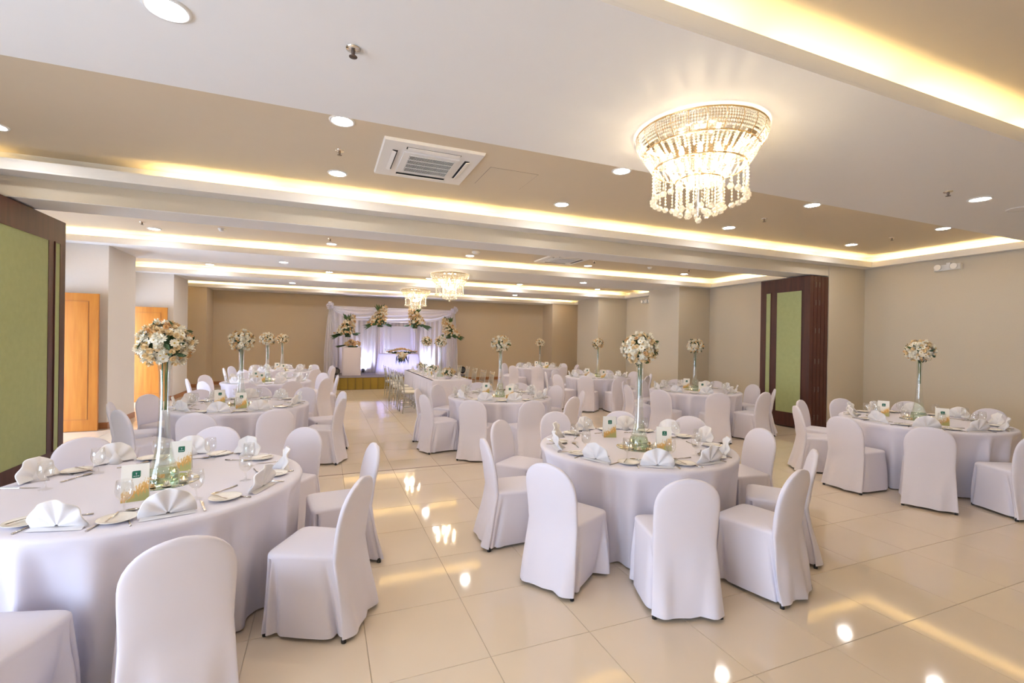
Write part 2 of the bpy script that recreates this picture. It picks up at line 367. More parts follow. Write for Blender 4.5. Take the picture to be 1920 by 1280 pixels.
# open wooden doors standing square to the side wall
def open_door(n, x0, x1, y, label):
    W = x1-x0; H = 2.37
    o = thing('door_%d' % n, label, 'door', (x0, y, 0)); o['kind'] = 'structure'; del o['category']
    b = MB().box(0, W, 0, .045, .008, H)
    obj('door_leaf', b, 'doorwood', o)
    fr = MB(); q = .13; zb, zt = .2, H-.13
    obj('door_panel', MB().box(q+.01, W-q-.01, -.006, 0, zb+.01, zt-.01), 'doorwood', o)
    gr = MB().box(q, W-q, -.003, 0, zb, zt); obj('panel_groove', gr, 'doorline', o)
    fr.box(W-.075, W-.055, -.05, 0, 1.0, 1.02); fr.box(W-.16, W-.05, -.055, -.04, 1.0, 1.02)
    if n == 9: obj('handle', fr, 'steel', o)
    for z in (.3, 1.2, 2.1): obj('hinge', MB().box(-.012, .004, -.004, .05, z, z+.1), 'steel', o)
open_door(1, -4.58, -3.61, 10.15, 'golden wooden door standing open before the first pale pillar')
open_door(2, -4.58, -3.67, 14.2, 'golden wooden door standing open before the second pale pillar')

# ------------------------------------------------------------------ folded partition panels
def partition(x_face, sgn, ys, L, npan, label):
    """Stack of folded leaves, each leaf lying along Y; sgn = direction (in X) from the visible face to the rest of the stack."""
    root = thing('folding_partition', label, 'partition', (x_face, ys, 0))
    H = ZBEAM-.03; T = .095
    for k in range(npan):
        off = sgn*k*.105
        P = obj('panel', MB().box(min(0, sgn*T), max(0, sgn*T), 0, L, .02, H), 'mahog', root, loc=(off, 0, 0))
        if k == 0:
            e = -sgn*.004
            for y0, y1 in ((.17, L-.39), (L-.24, L-.14)):
                obj('inset', MB().box(min(0, e), max(0, e), y0, y1, .30, H-.28), 'green', P)
                bd = MB(); bw = .012; ee = -sgn*.009
                for a in ((y0-bw, y0, .30-bw, H-.28+bw), (y1, y1+bw, .30-bw, H-.28+bw), (y0, y1, .30-bw, .30), (y0, y1, H-.28, H-.28+bw)):
                    bd.box(min(0, ee), max(0, ee), *a)
                obj('bead', bd, 'mahog', P)
        for z in (.25, .8, 1.35, 1.95, 2.5, 2.85):
            hg = MB().box(-.016, .016, -.006, 0, z-.05, z+.05)
            for dz in (-.03, 0, .03): hg.lathe([(.006, z+dz-.004), (.006, z+dz+.004)], 6, (0, -.008), close=True)
            if k in (1, 2): obj('hinge', hg, 'metal', P, loc=(sgn*.05, 0, 0))
    return root
partition(8.74, 1, 6.22, 1.1, 5, 'dark wood partition leaves with green insets, stacked at the beige pier')
partition(-2.93, -1, 5.8, 1.52, 5, 'dark wood partition leaves with green insets, stacked near the wooden doors')

# ------------------------------------------------------------------ ceiling fittings
def downlight_proto():
    t = thing('downlight', 'x', 'downlight')
    obj('trim_ring', MB().lathe([(.105, 0), (.10, -.008), (.086, -.010), (.078, .0), (.078, .0)], 24), 'white', t, True)
    obj('lens', MB().lathe([(0.0001, -.004), (.08, -.004)], 20), 'lens', t); return t
DL = downlight_proto(); index_kids(DL); first = [True]
def clone(proto, first, loc, label, group, rz=0):
    o = proto if first[0] else copy_tree(proto)
    first[0] = False; o.location = loc; o.rotation_euler = (0, 0, rz); tag(o, label, None, group); return o
rowname = {4.12: 'near row of the cassette tray', 5.45: 'far row of the cassette tray', 8.55: 'near row, first tray beyond beam', 9.6: 'far row, first tray beyond beam',
           12.4: 'near row, second tray beyond beam', 13.75: 'far row, second tray beyond beam', 17.2: 'row in the last tray'}
colname = {-2.68: 'first from door wall', .12: 'second from door wall', 2.88: 'third from door wall', 5.8: 'fourth from door wall', 8.7: 'fifth from door wall'}
for y, rn in rowname.items():
    for x, cn in colname.items():
        if y == 8.55: continue
        z = ZT
        if in_view([(x, y, z)], 20): clone(DL, first, (x, y, z), 'round recessed downlight, %s, %s' % (rn, cn), 'recessed downlights')
for x, y, lb in ((-.72, 2.72, 'round recessed downlight in the white soffit, camera side of the cassette'), (6.45, 2.74, 'round recessed downlight in the chandelier soffit near the side wall'),
                 (-.8, 10.95, 'round recessed downlight in soffit with second chandelier, door side'), (6.45, 10.9, 'round recessed downlight in soffit with second chandelier, wall side'),
                 (-.86, 15.0, 'round recessed downlight in soffit with farthest chandelier, door side'), (6.15, 15.0, 'round recessed downlight in soffit with farthest chandelier, wall side')):
    clone(DL, first, (x, y, ZS), lb, 'recessed downlights')
def sprinkler(x, y, z, lb):
    t = thing('sprinkler', lb, 'sprinkler', (x, y, z), 0, 'ceiling sprinklers')
    obj('rosette', MB().lathe([(.04, 0), (.038, -.008), (.012, -.012)], 16), 'chrome', t, True)
    obj('head', MB().lathe([(.012, -.01), (.010, -.03), (.006, -.04), (.022, -.044), (.022, -.047), (.0005, -.047)], 12), 'metal', t, True)
for x, y, z, lb in ((.13, 2.69, ZS, 'small metal sprinkler in the white soffit above the middle of the room'), (.12, 4.78, ZT, 'small metal sprinkler beside the cassette air conditioner'), (5.86, 2.74, ZS, 'small metal sprinkler in the chandelier soffit near the side wall'),
                    (5.83, 4.85, ZT, 'small metal sprinkler in the tan tray between chandelier and side wall'), (8.72, 4.82, ZT, 'small metal sprinkler in the tan tray beside the side wall'),
                    (-2.7, 9.1, ZT, 'small metal sprinkler in first tray beyond beam, door side'), (.09, 9.1, ZT, 'small metal sprinkler in first tray beyond beam, middle'), (5.6, 9.0, ZT, 'small metal sprinkler beside the second cassette air conditioner'), (8.3, 9.0, ZT, 'small metal sprinkler in first tray beyond beam, pilaster side')):
    sprinkler(x, y, z, lb)
def detector(x, y, z, lb, r=.055):
    t = thing('smoke_detector', lb, 'detector', (x, y, z), 0, 'ceiling detectors')
    obj('base', MB().lathe([(r, 0), (r, -.018), (r*.8, -.022)], 20), 'white', t, True)
    obj('sensor', MB().lathe([(r*.8, -.02), (r*.72, -.045), (r*.4, -.052), (.0005, -.053)], 20), 'white', t, True)
detector(-1.6, 9.05, ZT, 'white ceiling detector above the left row of tables'); detector(2.86, 9.1, ZT, 'white round ceiling detector near the middle downlight', .085); detector(7.2, 9.1, ZT, 'white ceiling detector near the first pilaster')
t = thing('ceiling_speaker', 'flat white round ceiling speaker beside the soffit downlight', 'speaker', (7.3, 2.75, ZS))
obj('bezel', MB().lathe([(.12, 0), (.118, -.006), (.105, -.008)], 28), 'white', t, True); obj('grille', MB().lathe([(.105, -.006), (.0005, -.009)], 28), 'white', t, True)
def cassette(x, y, lb, s=.95):
    t = thing('cassette_air_conditioner', lb, 'air conditioner', (x, y, ZT), 0, 'cassette air conditioners'); h = s/2
    b = MB().add([(-h, -h, 0), (h, -h, 0), (h, h, 0), (-h, h, 0), (-h+.01, -h+.01, -.025), (h-.01, -h+.01, -.025), (h-.01, h-.01, -.025), (-h+.01, h-.01, -.025)],
                 [(4, 7, 6, 5), (0, 4, 5, 1), (1, 5, 6, 2), (2, 6, 7, 3), (3, 7, 4, 0)])
    obj('face_panel', b, 'white', t)
    obj('intake_panel', MB().box(-.27, .27, -.27, .27, -.038, -.025), 'white', t)
    obj('grille_recess', MB().box(-.205, .235, -.225, .225, -.0385, -.037), 'dark', t)
    sl = MB()
    for k in range(34): x0 = -.2+k*.43/33; sl.box(x0-.002, x0+.002, -.225, .225, -.044, -.038)
    for k in range(5): y0 = -.22+k*.11; sl.box(-.205, .235, y0-.003, y0+.003, -.045, -.038)
    tag(obj('grille_slats', sl, 'white', t), kind='stuff')
    for k in range(4):
        v = obj('air_slot', MB().box(-.26, .26, -.05, 0, -.0265, -.024), 'dark', t); v.location = (.375*math.cos(k*pi/2), .375*math.sin(k*pi/2), 0); v.rotation_euler = (0, 0, k*pi/2-pi/2)
        f = obj('flap', MB().box(-.25, .25, -.044, -.006, -.034, -.028), 'white', t); f.location = v.location; f.rotation_euler = (R(14), 0, k*pi/2-pi/2)
cassette(.953, 4.74, 'white square cassette air conditioner in the tan tray near the camera'); cassette(4.85, 9.1, 'white cassette air conditioner in the tray beyond the beam')
t = thing('access_hatch', 'flush square access hatch beside the cassette air conditioner', 'hatch', (1.86, 4.86, ZT))
obj('hatch_gap', MB().box(-.275, .275, -.275, .275, -.0012, 0), 'metal', t); obj('hatch_panel', MB().box(-.271, .271, -.271, .271, -.003, -.001), 'tray', t)
def emergency(x, y, z, lb):
    t = thing('emergency_light', lb, 'emergency light', (x, y, z))
    obj('housing', MB().box(-.07, 0, -.19, .19, -.055, .045), 'white', t)
    for s in (-1, 1):
        l = obj('lamp_head', MB().lathe([(.035, 0), (.05, .03), (.055, .06)], 18), 'white', t, True, (-.07, s*.115, 0), (0, R(-90), 0))
        obj('lens', MB().lathe([(.0005, .052), (.052, .052)], 18), 'china', l)
    obj('bracket', MB().box(-.03, 0, -.03, .03, .045, .08), 'white', t)
emergency(XR, 4.82, 3.10, 'white twin-head emergency light on the side wall near the camera'); emergency(XR2, 13.2, 3.08, 'white twin-head emergency light on the wall between pilasters')

# ------------------------------------------------------------------ chandeliers
def icos(r, n=1):
    b = MB(); ph = (1+5**.5)/2; vs = [Vector(p).normalized()*r for p in ((-1, ph, 0), (1, ph, 0), (-1, -ph, 0), (1, -ph, 0), (0, -1, ph), (0, 1, ph), (0, -1, -ph), (0, 1, -ph), (ph, 0, -1), (ph, 0, 1), (-ph, 0, -1), (-ph, 0, 1))]
    return b.add(vs, [(0, 11, 5), (0, 5, 1), (0, 1, 7), (0, 7, 10), (0, 10, 11), (1, 5, 9), (5, 11, 4), (11, 10, 2), (10, 7, 6), (7, 1, 8), (3, 9, 4), (3, 4, 2), (3, 2, 6), (3, 6, 8), (3, 8, 9), (4, 9, 5), (2, 4, 11), (6, 2, 10), (8, 6, 7), (9, 8, 1)])
def bead(r, h): return MB().add([(0, 0, h), (r, 0, 0), (0, r, 0), (-r, 0, 0), (0, -r, 0), (0, 0, -h)], [(0, 1, 2), (0, 2, 3), (0, 3, 4), (0, 4, 1), (5, 2, 1), (5, 3, 2), (5, 4, 3), (5, 1, 4)])
def strand(n, L, r=.009):
    b = MB(); dz = L/n
    for k in range(n): b.merge(bead(r*(1.25 if k == n-1 else 1), dz*.55), Matrix.Translation((0, 0, -dz*(k+.5))))
    return b
def chandelier(x, y, lb, detail):
    t = thing('chandelier', lb, 'chandelier', (x, y, ZS), 0, 'tiered crystal chandeliers')
    obj('ceiling_plate', MB().lathe([(.40, 0), (.40, -.02), (.0005, -.022)], 32), 'chrome', t, True)
    # lipped crown of beaded wire panels
    N = 24; cp = MB(); wire = MB()
    for k in range(6):
        u0 = k/6; z0 = -.03-.11*u0; rr = .455-.05*u0+.02*math.sin(u0*pi)
        for j in range(7): a = (j/6-.5)*2*pi/N*.92; cp.merge(bead(.0085, .011), Matrix.Translation((rr*math.cos(a), rr*math.sin(a), z0)))
    for s in (-1,):
        a = s*.5*2*pi/N
        wire.tube([((.455-.05*u+.02*math.sin(u*pi)+.005)*math.cos(a), (.455-.05*u+.02*math.sin(u*pi)+.005)*math.sin(a), -.02-.13*u) for u in (0, .33, .66, 1)], .003, 5)
    out = MB(); wires = MB()
    cpm, wm = cp.mesh('crown_panel', 'crystal'), wire.mesh('crown_wire', 'gold')
    for k in range(N):
        if detail:
            p = put('crown_panel', cpm, t, rot=(0, 0, 2*pi*k/N)); put('wire', wm, p)
        else: out.merge(cp, Matrix.Rotation(2*pi*k/N, 4, 'Z')); wires.merge(wire, Matrix.Rotation(2*pi*k/N, 4, 'Z'))
    if not detail: tag(obj('crown', out, 'crystal', t), kind='stuff'); tag(obj('crown_wires', wires, 'gold', t), kind='stuff')
    for r, z in ((.46, -.02), (.405, -.15), (.33, -.27), (.165, -.36)):
        obj('ring', MB().tube([(r*math.cos(2*pi*k/40), r*math.sin(2*pi*k/40), z) for k in range(41)], .006, 6, False), 'gold', t, True)
    S = {'bead_chain': [], 'crystal_strand': [], 'inner_strand': [], 'crystal_ball': []}
    for k in range(40):
        a = 2*pi*k/40; S['bead_chain'].append((a, .37, -.15, 0))
    for k in range(28): S['bead_chain'].append((2*pi*k/28, .29, -.06, 0))
    for k in range(20): S['bead_chain'].append((2*pi*k/20+.1, .20, -.24, 0))
    for k in range(30): S['crystal_strand'].append((2*pi*k/30, .33, -.27, 0))
    for k in range(18): S['inner_strand'].append((2*pi*k/18, .16, -.36, 0))
    chain = MB()
    for k in range(8):
        u = (k+.5)/8; chain.merge(bead(.012, .014), Matrix.Translation((.04-.08*u, 0, -.0-.12*u)))
    pm = {'bead_chain': chain, 'crystal_strand': strand(8, .20, .010), 'inner_strand': strand(8, .20, .010), 'crystal_ball': icos(.026)}
    for k in range(30): S['crystal_ball'].append((2*pi*k/30, .33, -.50, 1))
    for k in range(14): S['crystal_ball'].append((2*pi*k/14, .16, -.585, 1))
    for k in range(7): S['crystal_ball'].append((2*pi*k/7, .08, -.605, 1))
    S['crystal_ball'].append((0, 0, -.655, 1))
    for nm, lst in S.items():
        me = pm[nm].mesh(nm, 'crystal'); acc = MB()
        for a, r, z, _ in lst:
            if detail: put(nm, me, t, (r*math.cos(a), r*math.sin(a), z), (0, 0, a))
            else: acc.merge(pm[nm], Matrix.Translation((r*math.cos(a), r*math.sin(a), z)) @ Matrix.Rotation(a, 4, 'Z'))
        if not detail: tag(obj(nm+'s', acc, 'crystal', t), kind='stuff')
    bm = MB().lathe([(.004, .04), (.012, .02), (.018, -.005), (.013, -.03), (.003, -.04)], 10).mesh('bulb', 'bulb', True)
    for k in range(10 if detail else 6): a = 2*pi*k/(10 if detail else 6)+.2; put('bulb', bm, t, (.21*math.cos(a), .21*math.sin(a), -.19))
    for k in range(4): a = 2*pi*k/4; put('bulb', bm, t, (.07*math.cos(a), .07*math.sin(a), -.34))
    obj('stem', MB().lathe([(.02, -.02), (.02, -.60), (.006, -.63)], 10), 'chrome', t, True)
chandelier(2.6, 2.73, 'large tiered crystal chandelier on the white soffit above the front tables', True)
chandelier(2.8, 10.98, 'tiered crystal chandelier on the second soffit, nearer of the distant pair', False)
chandelier(2.73, 15.05, 'tiered crystal chandelier before the stage, farther of the distant pair', False)

# ------------------------------------------------------------------ chair with a full white cover
def lerp(a, b, t): return a+(b-a)*t
def interp(tab, x):
    for (x0, y0), (x1, y1) in zip(tab, tab[1:]):
        if x <= x1: return lerp(y0, y1, max(0, (x-x0)/(x1-x0)))
    return tab[-1][1]
def superell(a, hw, hd, e=.35):
    c, s = math.cos(a), math.sin(a)
    return math.copysign(abs(c)**e, c)*hw, math.copysign(abs(s)**e, s)*hd
SEAT_Z, TOP_Z = .445, .85
def chair_meshes(seed):
    r = random.Random(seed)
    # backrest cover: slices from the hem to the arched top; local -y is behind
    b = MB(); n = 40
    zs = [.024, .06, .12, .19, .27, .35, .43, .50, .56, .62, .67, .71, .745, .775, .80, .82, .835, .845, .85]
    fold = [r.uniform(0, 6.28) for _ in range(4)]
    vs = []
    for z in zs:
        hw = interp([(0, .225), (.2, .212), (.44, .199), (.6, .205), (.66, .205)], z)
        if z > .655: u = (z-.655)/(TOP_Z+.0005-.655); hw = .205*math.sqrt(max(0, 1-u**2.3))**.92
        th = interp([(0, .016), (.4, .02), (.5, .026), (.75, .024), (.85, .012)], z)
        cy = interp([(0, -.292), (.2, -.252), (.44, -.212), (.6, -.230), (.85, -.285)], z)
        for k in range(n):
            a = 2*pi*k/n; x, y = superell(a, max(hw, .004), th, .62)
            low = max(0, 1-z/.42)
            y += (.016*math.sin(4*x/.2+fold[0]+z*7)+.012*math.sin(8*x/.2+fold[1]-z*6))*low*(1 if y < 0 else .6)
            y -= .02*low*math.cos(x/.225*pi/2)*(1 if r.random() > -1 else 0)
            if .46 < z < .84 and y < 0: y -= .010*(1-(x/.21)**2)
            vs.append((x, cy+y, z))
    fs = [(j*n+k, j*n+(k+1) % n, (j+1)*n+(k+1) % n, (j+1)*n+k) for j in range(len(zs)-1) for k in range(n)]
    fs.append(tuple((len(zs)-1)*n+k for k in range(n)))
    b.add(vs, fs); back = b.mesh('back_cover', 'cover', True)
    # piped edge that runs over the back
    # seat cushion
    s = MB(); n = 96; rings = [(1.0, .434), (1.0, .440), (.99, .449), (.965, .4565), (.90, .462), (.75, .467), (.4, .470), (.02, .471)]
    vs = []
    for f, z in rings:
        for k in range(n):
            a = 2*pi*k/n; x, y = superell(a, .206, .2175, .26); x *= 1+.04*(y/.2); y = max(y-.022, -.210)
            vs.append((x*f, y*f, z))
    fs = [(j*n+k, j*n+(k+1) % n, (j+1)*n+(k+1) % n, (j+1)*n+k) for j in range(len(rings)-1) for k in range(n)]; fs.append(tuple((len(rings)-1)*n+k for k in range(n)))
    seat = s.add(vs, fs).mesh('seat_cover', 'cover', True)
    # skirt with folds and one inverted pleat on each side
    q = MB(); n = 168; zz = [.022, .05, .09, .14, .19, .24, .29, .33, .365, .395, .415, .427, .436]
    ph = [r.uniform(0, 6.28) for _ in range(5)]; vs = []
    creases = [(R(r.uniform(5, 60)), R(r.uniform(-25, 25))) for _ in range(3)]+[(R(r.uniform(120, 175)), R(r.uniform(-25, 25))) for _ in range(3)]+[(R(r.uniform(70, 110)), 0), (R(r.uniform(185, 200)), R(10)), (R(r.uniform(-20, -5)), R(-10))]
    for z in zz:
        low = 1-z/.436; fl = 1+.075*low
        for k in range(n):
            a = 2*pi*k/n; x, y = superell(a, .206, .2175, .26); x *= 1+.04*(y/.2); y = y-.022
            nx, ny = math.cos(a), math.sin(a)
            d = (.010*math.sin(5*a+ph[0])+.007*math.sin(9*a+ph[1]))*low**.8
            for pa in (R(30), R(150)):
                da = abs((a-pa+pi) % (2*pi)-pi)
                d -= .045*math.exp(-(da/.07)**2)*(1-low)**.6*min(1, (.436-z)/.02)
                d += .016*math.exp(-((da-.17)/.09)**2)*min(1, low*2)
            for ca, sl in creases:
                da = (a-ca-sl*low+pi) % (2*pi)-pi
                d -= .034*math.exp(-(da/.09)**2)*min(1, low*1.6)
            lim = interp([(0, -.292), (.2, -.252), (.44, -.212)], z)+.004
            vs.append((x*fl+d*nx, max(lim, (y*fl+d*ny)*(1+.22*low if y < 0 else 1)), z))
    fs = [(j*n+k, j*n+(k+1) % n, (j+1)*n+(k+1) % n, (j+1)*n+k) for j in range(len(zz)-1) for k in range(n)]
    skirt = q.add(vs, fs).mesh('skirt', 'cover', True)
    return back, seat, skirt
CHM = [chair_meshes(s) for s in (1, 5, 9)]
leg_me = MB().lathe([(.014, 0), (.014, .012), (.011, .022), (.011, .03)], 10, close=True).mesh('leg_tip', 'foot', True)
def covered_chair(x, y, rz, label, group, var):
    t = thing('banquet_chair', label, 'chair', (x, y, 0), rz, group)
    bk, st, sk = CHM[var % 3]
    put('back_cover', bk, t); put('seat_cover', st, t); put('skirt', sk, t)
    for sx in (-1, 1):
        put('leg', leg_me, t, (sx*.205, -.278, 0)); put('leg', leg_me, t, (sx*.200, .185, 0))
    return t

# ------------------------------------------------------------------ table linen and settings
TR, TZ = .85, .742
def cloth_mesh(seed):
    r = random.Random(seed); b = MB(); n = 384
    nf = 17; fa = sorted((2*pi*(k+r.uniform(-.3, .3))/nf) for k in range(nf)); am = [r.uniform(.5, 1.0) for _ in fa]; wd = [r.uniform(.05, .10) for _ in fa]
    prof = [(0.001, TZ+.004), (.3, TZ+.004), (.6, TZ+.004), (.8, TZ+.004), (.835, TZ+.002), (.848, TZ-.005), (.855, TZ-.02)]
    prof += [(.855, TZ-.06), (.852, TZ-.11), (.85, TZ-.17), (.848, TZ-.24), (.845, TZ-.34), (.842, TZ-.46), (.84, TZ-.58), (.84, TZ-.68), (.84, .012)]
    vs = []
    for i, (rr, z) in enumerate(prof):
        low = max(0, (TZ-.03-z)/(TZ-.03))**.5
        for k in range(n):
            a = 2*pi*k/n; d = 0
            if low:
                for f, m_, w_ in zip(fa, am, wd):
                    da = (a-f+pi) % (2*pi)-pi; d += .18*m_*math.exp(-(da/w_)**2)
                d = (d/(1+d*2)-.12)*low
            vs.append(((rr+d)*math.cos(a), (rr+d)*math.sin(a), z))
    fs = [(j*n+k, j*n+(k+1) % n, (j+1)*n+(k+1) % n, (j+1)*n+k)[::-1] for j in range(len(prof)-1) for k in range(n)]
    return b.add(vs, fs).mesh('tablecloth', 'cloth', True)
CLM = [cloth_mesh(s) for s in (3, 11, 23)]
tabletop_me = MB().lathe([(.0005, TZ), (.80, TZ), (.80, TZ-.025), (.0005, TZ-.025)], 40).mesh('tabletop', 'basewood')
tleg_me = MB().tube([(0, 0, 0), (0, 0, TZ-.02)], .016, 8).mesh('table_leg', 'metal')
ZC = TZ+.0045
def napkin_mesh():
    b = MB(); n = 33; Rr = .125
    def ring(rad, y0, rim=0):                           # pleated half disc that leans back a little
        out = []
        for k in range(n):
            u = k/(n-1); a = R(-4)+R(188)*u; zig = .011*math.cos(u*2*pi*4)*(rad/Rr)
            x, z = rad*math.cos(a), rad*math.sin(a)*1.04+.016; out.append((x, y0+zig-.22*z+rim, max(.001, z)))
        return out
    rows = [ring(.008, -.004), ring(.04, -.003), ring(.08, -.002), ring(Rr*.97, -.002), ring(Rr, 0, .004), ring(Rr*.97, .009), ring(.06, .008), ring(.01, .006)]
    b.add([p for q in rows for p in q], [(j*n+i, j*n+i+1, (j+1)*n+i+1, (j+1)*n+i) for j in range(len(rows)-1) for i in range(n-1)])
    b.add([(-.05, .0, .001), (.05, .0, .001), (.0, .075, .001), (0, -.002, .085)], [(0, 2, 3), (2, 1, 3), (0, 1, 2)])
    b.add([(-.12, -.03, .002), (.12, -.03, .002), (.105, .02, .014), (-.105, .02, .014), (-.02, -.035, .003), (.02, -.035, .003)], [(0, 4, 3), (4, 5, 2, 3), (5, 1, 2)])
    return b.mesh('napkin', 'napkin', True)
NAP = napkin_mesh()
PLATE = MB().lathe([(.0005, .006), (.05, .006), (.056, .009), (.082, .016), (.083, .0175), (.080, .0178), (.056, .0115), (.048, .0085), (.0005, .0085)], 36).mesh('side_plate', 'china', True)
GOB = MB().lathe([(.034, 0), (.034, .002), (.012, .006), (.006, .012), (.0055, .045), (.009, .055), (.024, .066), (.036, .085), (.040, .108), (.038, .135), (.0335, .165), (.0325, .165), (.037, .135), (.039, .108), (.035, .086), (.023, .068), (.0005, .060)], 22).mesh('water_goblet', 'glass', True)
def knife_mesh():
    b = MB(); b.add([(-.006, 0, .001), (.006, 0, .001), (.0045, .10, .001), (-.0045, .10, .001), (-.005, 0, .006), (.005, 0, .006), (.0035, .10, .004), (-.0035, .10, .004)],
                    [(4, 5, 6, 7), (0, 1, 5, 4), (1, 2, 6, 5), (2, 3, 7, 6), (3, 0, 4, 7)])
    b.add([(-.005, .10, .0015), (.004, .10, .0015), (.009, .125, .0015), (.008, .19, .0015), (-.003, .215, .0015), (-.005, .10, .004), (.004, .10, .003), (.009, .125, .002), (.008, .19, .002), (-.003, .215, .002)],
          [(5, 6, 7, 8, 9), (0, 1, 6, 5), (1, 2, 7, 6), (2, 3, 8, 7), (3, 4, 9, 8), (4, 0, 5, 9)]); return b
def fork_mesh():
    b = MB().tube([(0, 0, .003), (0, .05, .003), (0, .11, .006), (0, .135, .005)], [.005, .004, .0025, .004], 6)
    b.box(-.011, .011, .132, .15, .003, .0055)
    for k in range(4): x = -.0096+k*.0064; b.box(x-.0016, x+.0016, .149, .195, .003, .005)
    return b
def spoon_mesh():
    b = MB().tube([(0, 0, .003), (0, .05, .003), (0, .11, .006), (0, .14, .004)], [.005, .004, .0025, .003], 6)
    n = 14; vs = [(0, .165, .002)]+[(.010*math.cos(2*pi*k/n), .165+.016*math.sin(2*pi*k/n), .003) for k in range(n)]+[(.018*math.cos(2*pi*k/n), .165+.028*math.sin(2*pi*k/n), .0075) for k in range(n)]
    return b.add(vs, [(0, 1+k, 1+(k+1) % n) for k in range(n)]+[(1+k, 1+n+k, 1+n+(k+1) % n, 1+(k+1) % n) for k in range(n)])
KN, FK, SP = knife_mesh().mesh('table_knife', 'steel'), fork_mesh().mesh('dinner_fork', 'steel', True), spoon_mesh().mesh('dinner_spoon', 'steel', True)

# ------------------------------------------------------------------ blossoms
def petal(L, W, cup, a, base=.003, z0=0):
    """six-point petal leaving the centre at angle a"""
    c, s = math.cos(a), math.sin(a); pts = [(base, -W*.3, z0), (base, W*.3, z0), (L*.6, W*.5, z0+cup*.5), (L*.95, W*.22, z0+cup), (L*.95, -W*.22, z0+cup), (L*.6, -W*.5, z0+cup*.5)]
    return [(x*c-y*s, x*s+y*c, z) for x, y, z in pts]
def daisy(Rr=.034, np_=11):
    b = MB()
    for k in range(np_): b.add(petal(Rr, Rr*.55, .006*(1 if k % 2 else .3), 2*pi*k/np_, .004), [(0, 1, 2, 3, 4, 5)])
    return b
def rose(Rr=.026):
    b = MB()
    for ring, (n, L, cup, z0) in enumerate(((6, 1.0, .006, 0), (5, .78, .018, .004), (4, .5, .022, .008))):
        for k in range(n): b.add(petal(Rr*L, Rr*1.1*L, cup, 2*pi*(k+.4*ring)/n, .003, z0), [(0, 1, 2, 5), (5, 2, 3, 4)])
    return b
def mum(Rr=.036):
    b = MB()
    for ring in range(3):
        n = 10-2*ring
        for k in range(n): b.add(petal(Rr*(1-.25*ring), Rr*.42, .006+.012*ring, 2*pi*(k+.5*ring)/n, .002, .004*ring), [(0, 1, 2, 3, 4, 5)])
    return b
centre = MB().lathe([(.0075, .002), (.006, .006), (.0005, .0075)], 8)
def leaf_mb(L=.07, W=.03): return MB().add([(0, 0, 0), (L*.35, W*.5, .004), (L*.75, W*.35, .004), (L, 0, -.004), (L*.75, -W*.35, .004), (L*.35, -W*.5, .004), (L*.5, 0, -.004)], [(0, 1, 6), (1, 2, 6), (2, 3, 6), (3, 4, 6), (4, 5, 6), (5, 0, 6)])
BL = {'daisy': (daisy(), 'petal_w'), 'white_mum': (mum(), 'petal_w'), 'cream_rose': (rose(), 'petal_c'), 'peach_bloom': (rose(.024), 'petal_p'), 'leaf': (leaf_mb(), 'leaf')}
BLM = {k: b.mesh(k, m_) for k, (b, m_) in BL.items()}
CEN = centre.mesh('flower_centre', 'disc_y')
def frame(nrm, spin):
    z = Vector(nrm).normalized(); x = z.orthogonal().normalized(); x = Matrix.Rotation(spin, 3, z) @ x; y = z.cross(x)
    return Matrix((x, y, z)).transposed().to_4x4()
def scatter_ball(seed, N, rx, rz):
    r = random.Random(seed); out = []
    for k in range(N):
        z = 1-2*(k+.5)/N; ph = k*2.39996+r.uniform(-.2, .2); s = math.sqrt(1-z*z); n = Vector((s*math.cos(ph), s*math.sin(ph), z))
        if z < -.86: continue
        d = r.uniform(.90, 1.04); p = Vector((n.x*rx*d, n.y*rx*d, n.z*rz*d)); n2 = (n+Vector((r.uniform(-.35, .35), r.uniform(-.35, .35), r.uniform(-.2, .4)))).normalized()
        kind = r.choices(['daisy', 'white_mum', 'cream_rose', 'peach_bloom'], [.32, .26, .32, .10])[0]
        out.append((kind, p, frame(n2, r.uniform(0, 6.28)), r.uniform(.68, .95)))
    for k in range(N//8):
        n = Vector((r.gauss(0, 1), r.gauss(0, 1), r.gauss(0, .8)-.2)).normalized(); p = Vector((n.x*rx*.95, n.y*rx*.95, n.z*rz*.95)); t = n.cross(Vector((r.gauss(0, 1), r.gauss(0, 1), r.gauss(0, 1)))).normalized()
        x = (n*.55+t*.8).normalized(); z = (n-x*n.dot(x)).normalized(); y = z.cross(x)
        out.append(('leaf', p, Matrix((x, y, z)).transposed().to_4x4(), r.uniform(.6, 1.0)))
    return out
def joined_blooms(items, parent, prefix=''):
    acc = {}
    cen = MB()
    for kind, p, M, s in items:
        A = Matrix.Translation(p) @ M @ Matrix.Scale(s, 4); acc.setdefault(kind, MB()).merge(BL[kind][0], A)
        if kind == 'daisy': cen.merge(centre, A)
    nm = {'daisy': 'daisies', 'white_mum': 'white_blooms', 'cream_rose': 'cream_roses', 'peach_bloom': 'peach_blooms', 'leaf': 'leaves'}
    for kind, b in acc.items(): tag(obj(nm[kind], b, BL[kind][1], parent), kind='stuff')
    if cen.v: tag(obj('flower_centres', cen, 'disc_y', parent), kind='stuff')
VH = .76
VASE = MB().lathe([(.086, .0), (.088, .006), (.084, .05), (.074, .085), (.060, .13), (.047, .20), (.037, .30), (.030, .42), (.028, .55), (.031, .68), (.040, VH), (.037, VH), (.028, .68), (.025, .55), (.027, .42), (.034, .30), (.044, .20), (.056, .135), (.066, .10), (.0005, .095)], 28).mesh('vase_body', 'vase', True)
VBASE = MB().lathe([(.0005, .002), (.084, .003), (.0845, .008), (.081, .05), (.071, .085), (.0005, .09)], 28).mesh('vase_foot', 'vasebase', True)
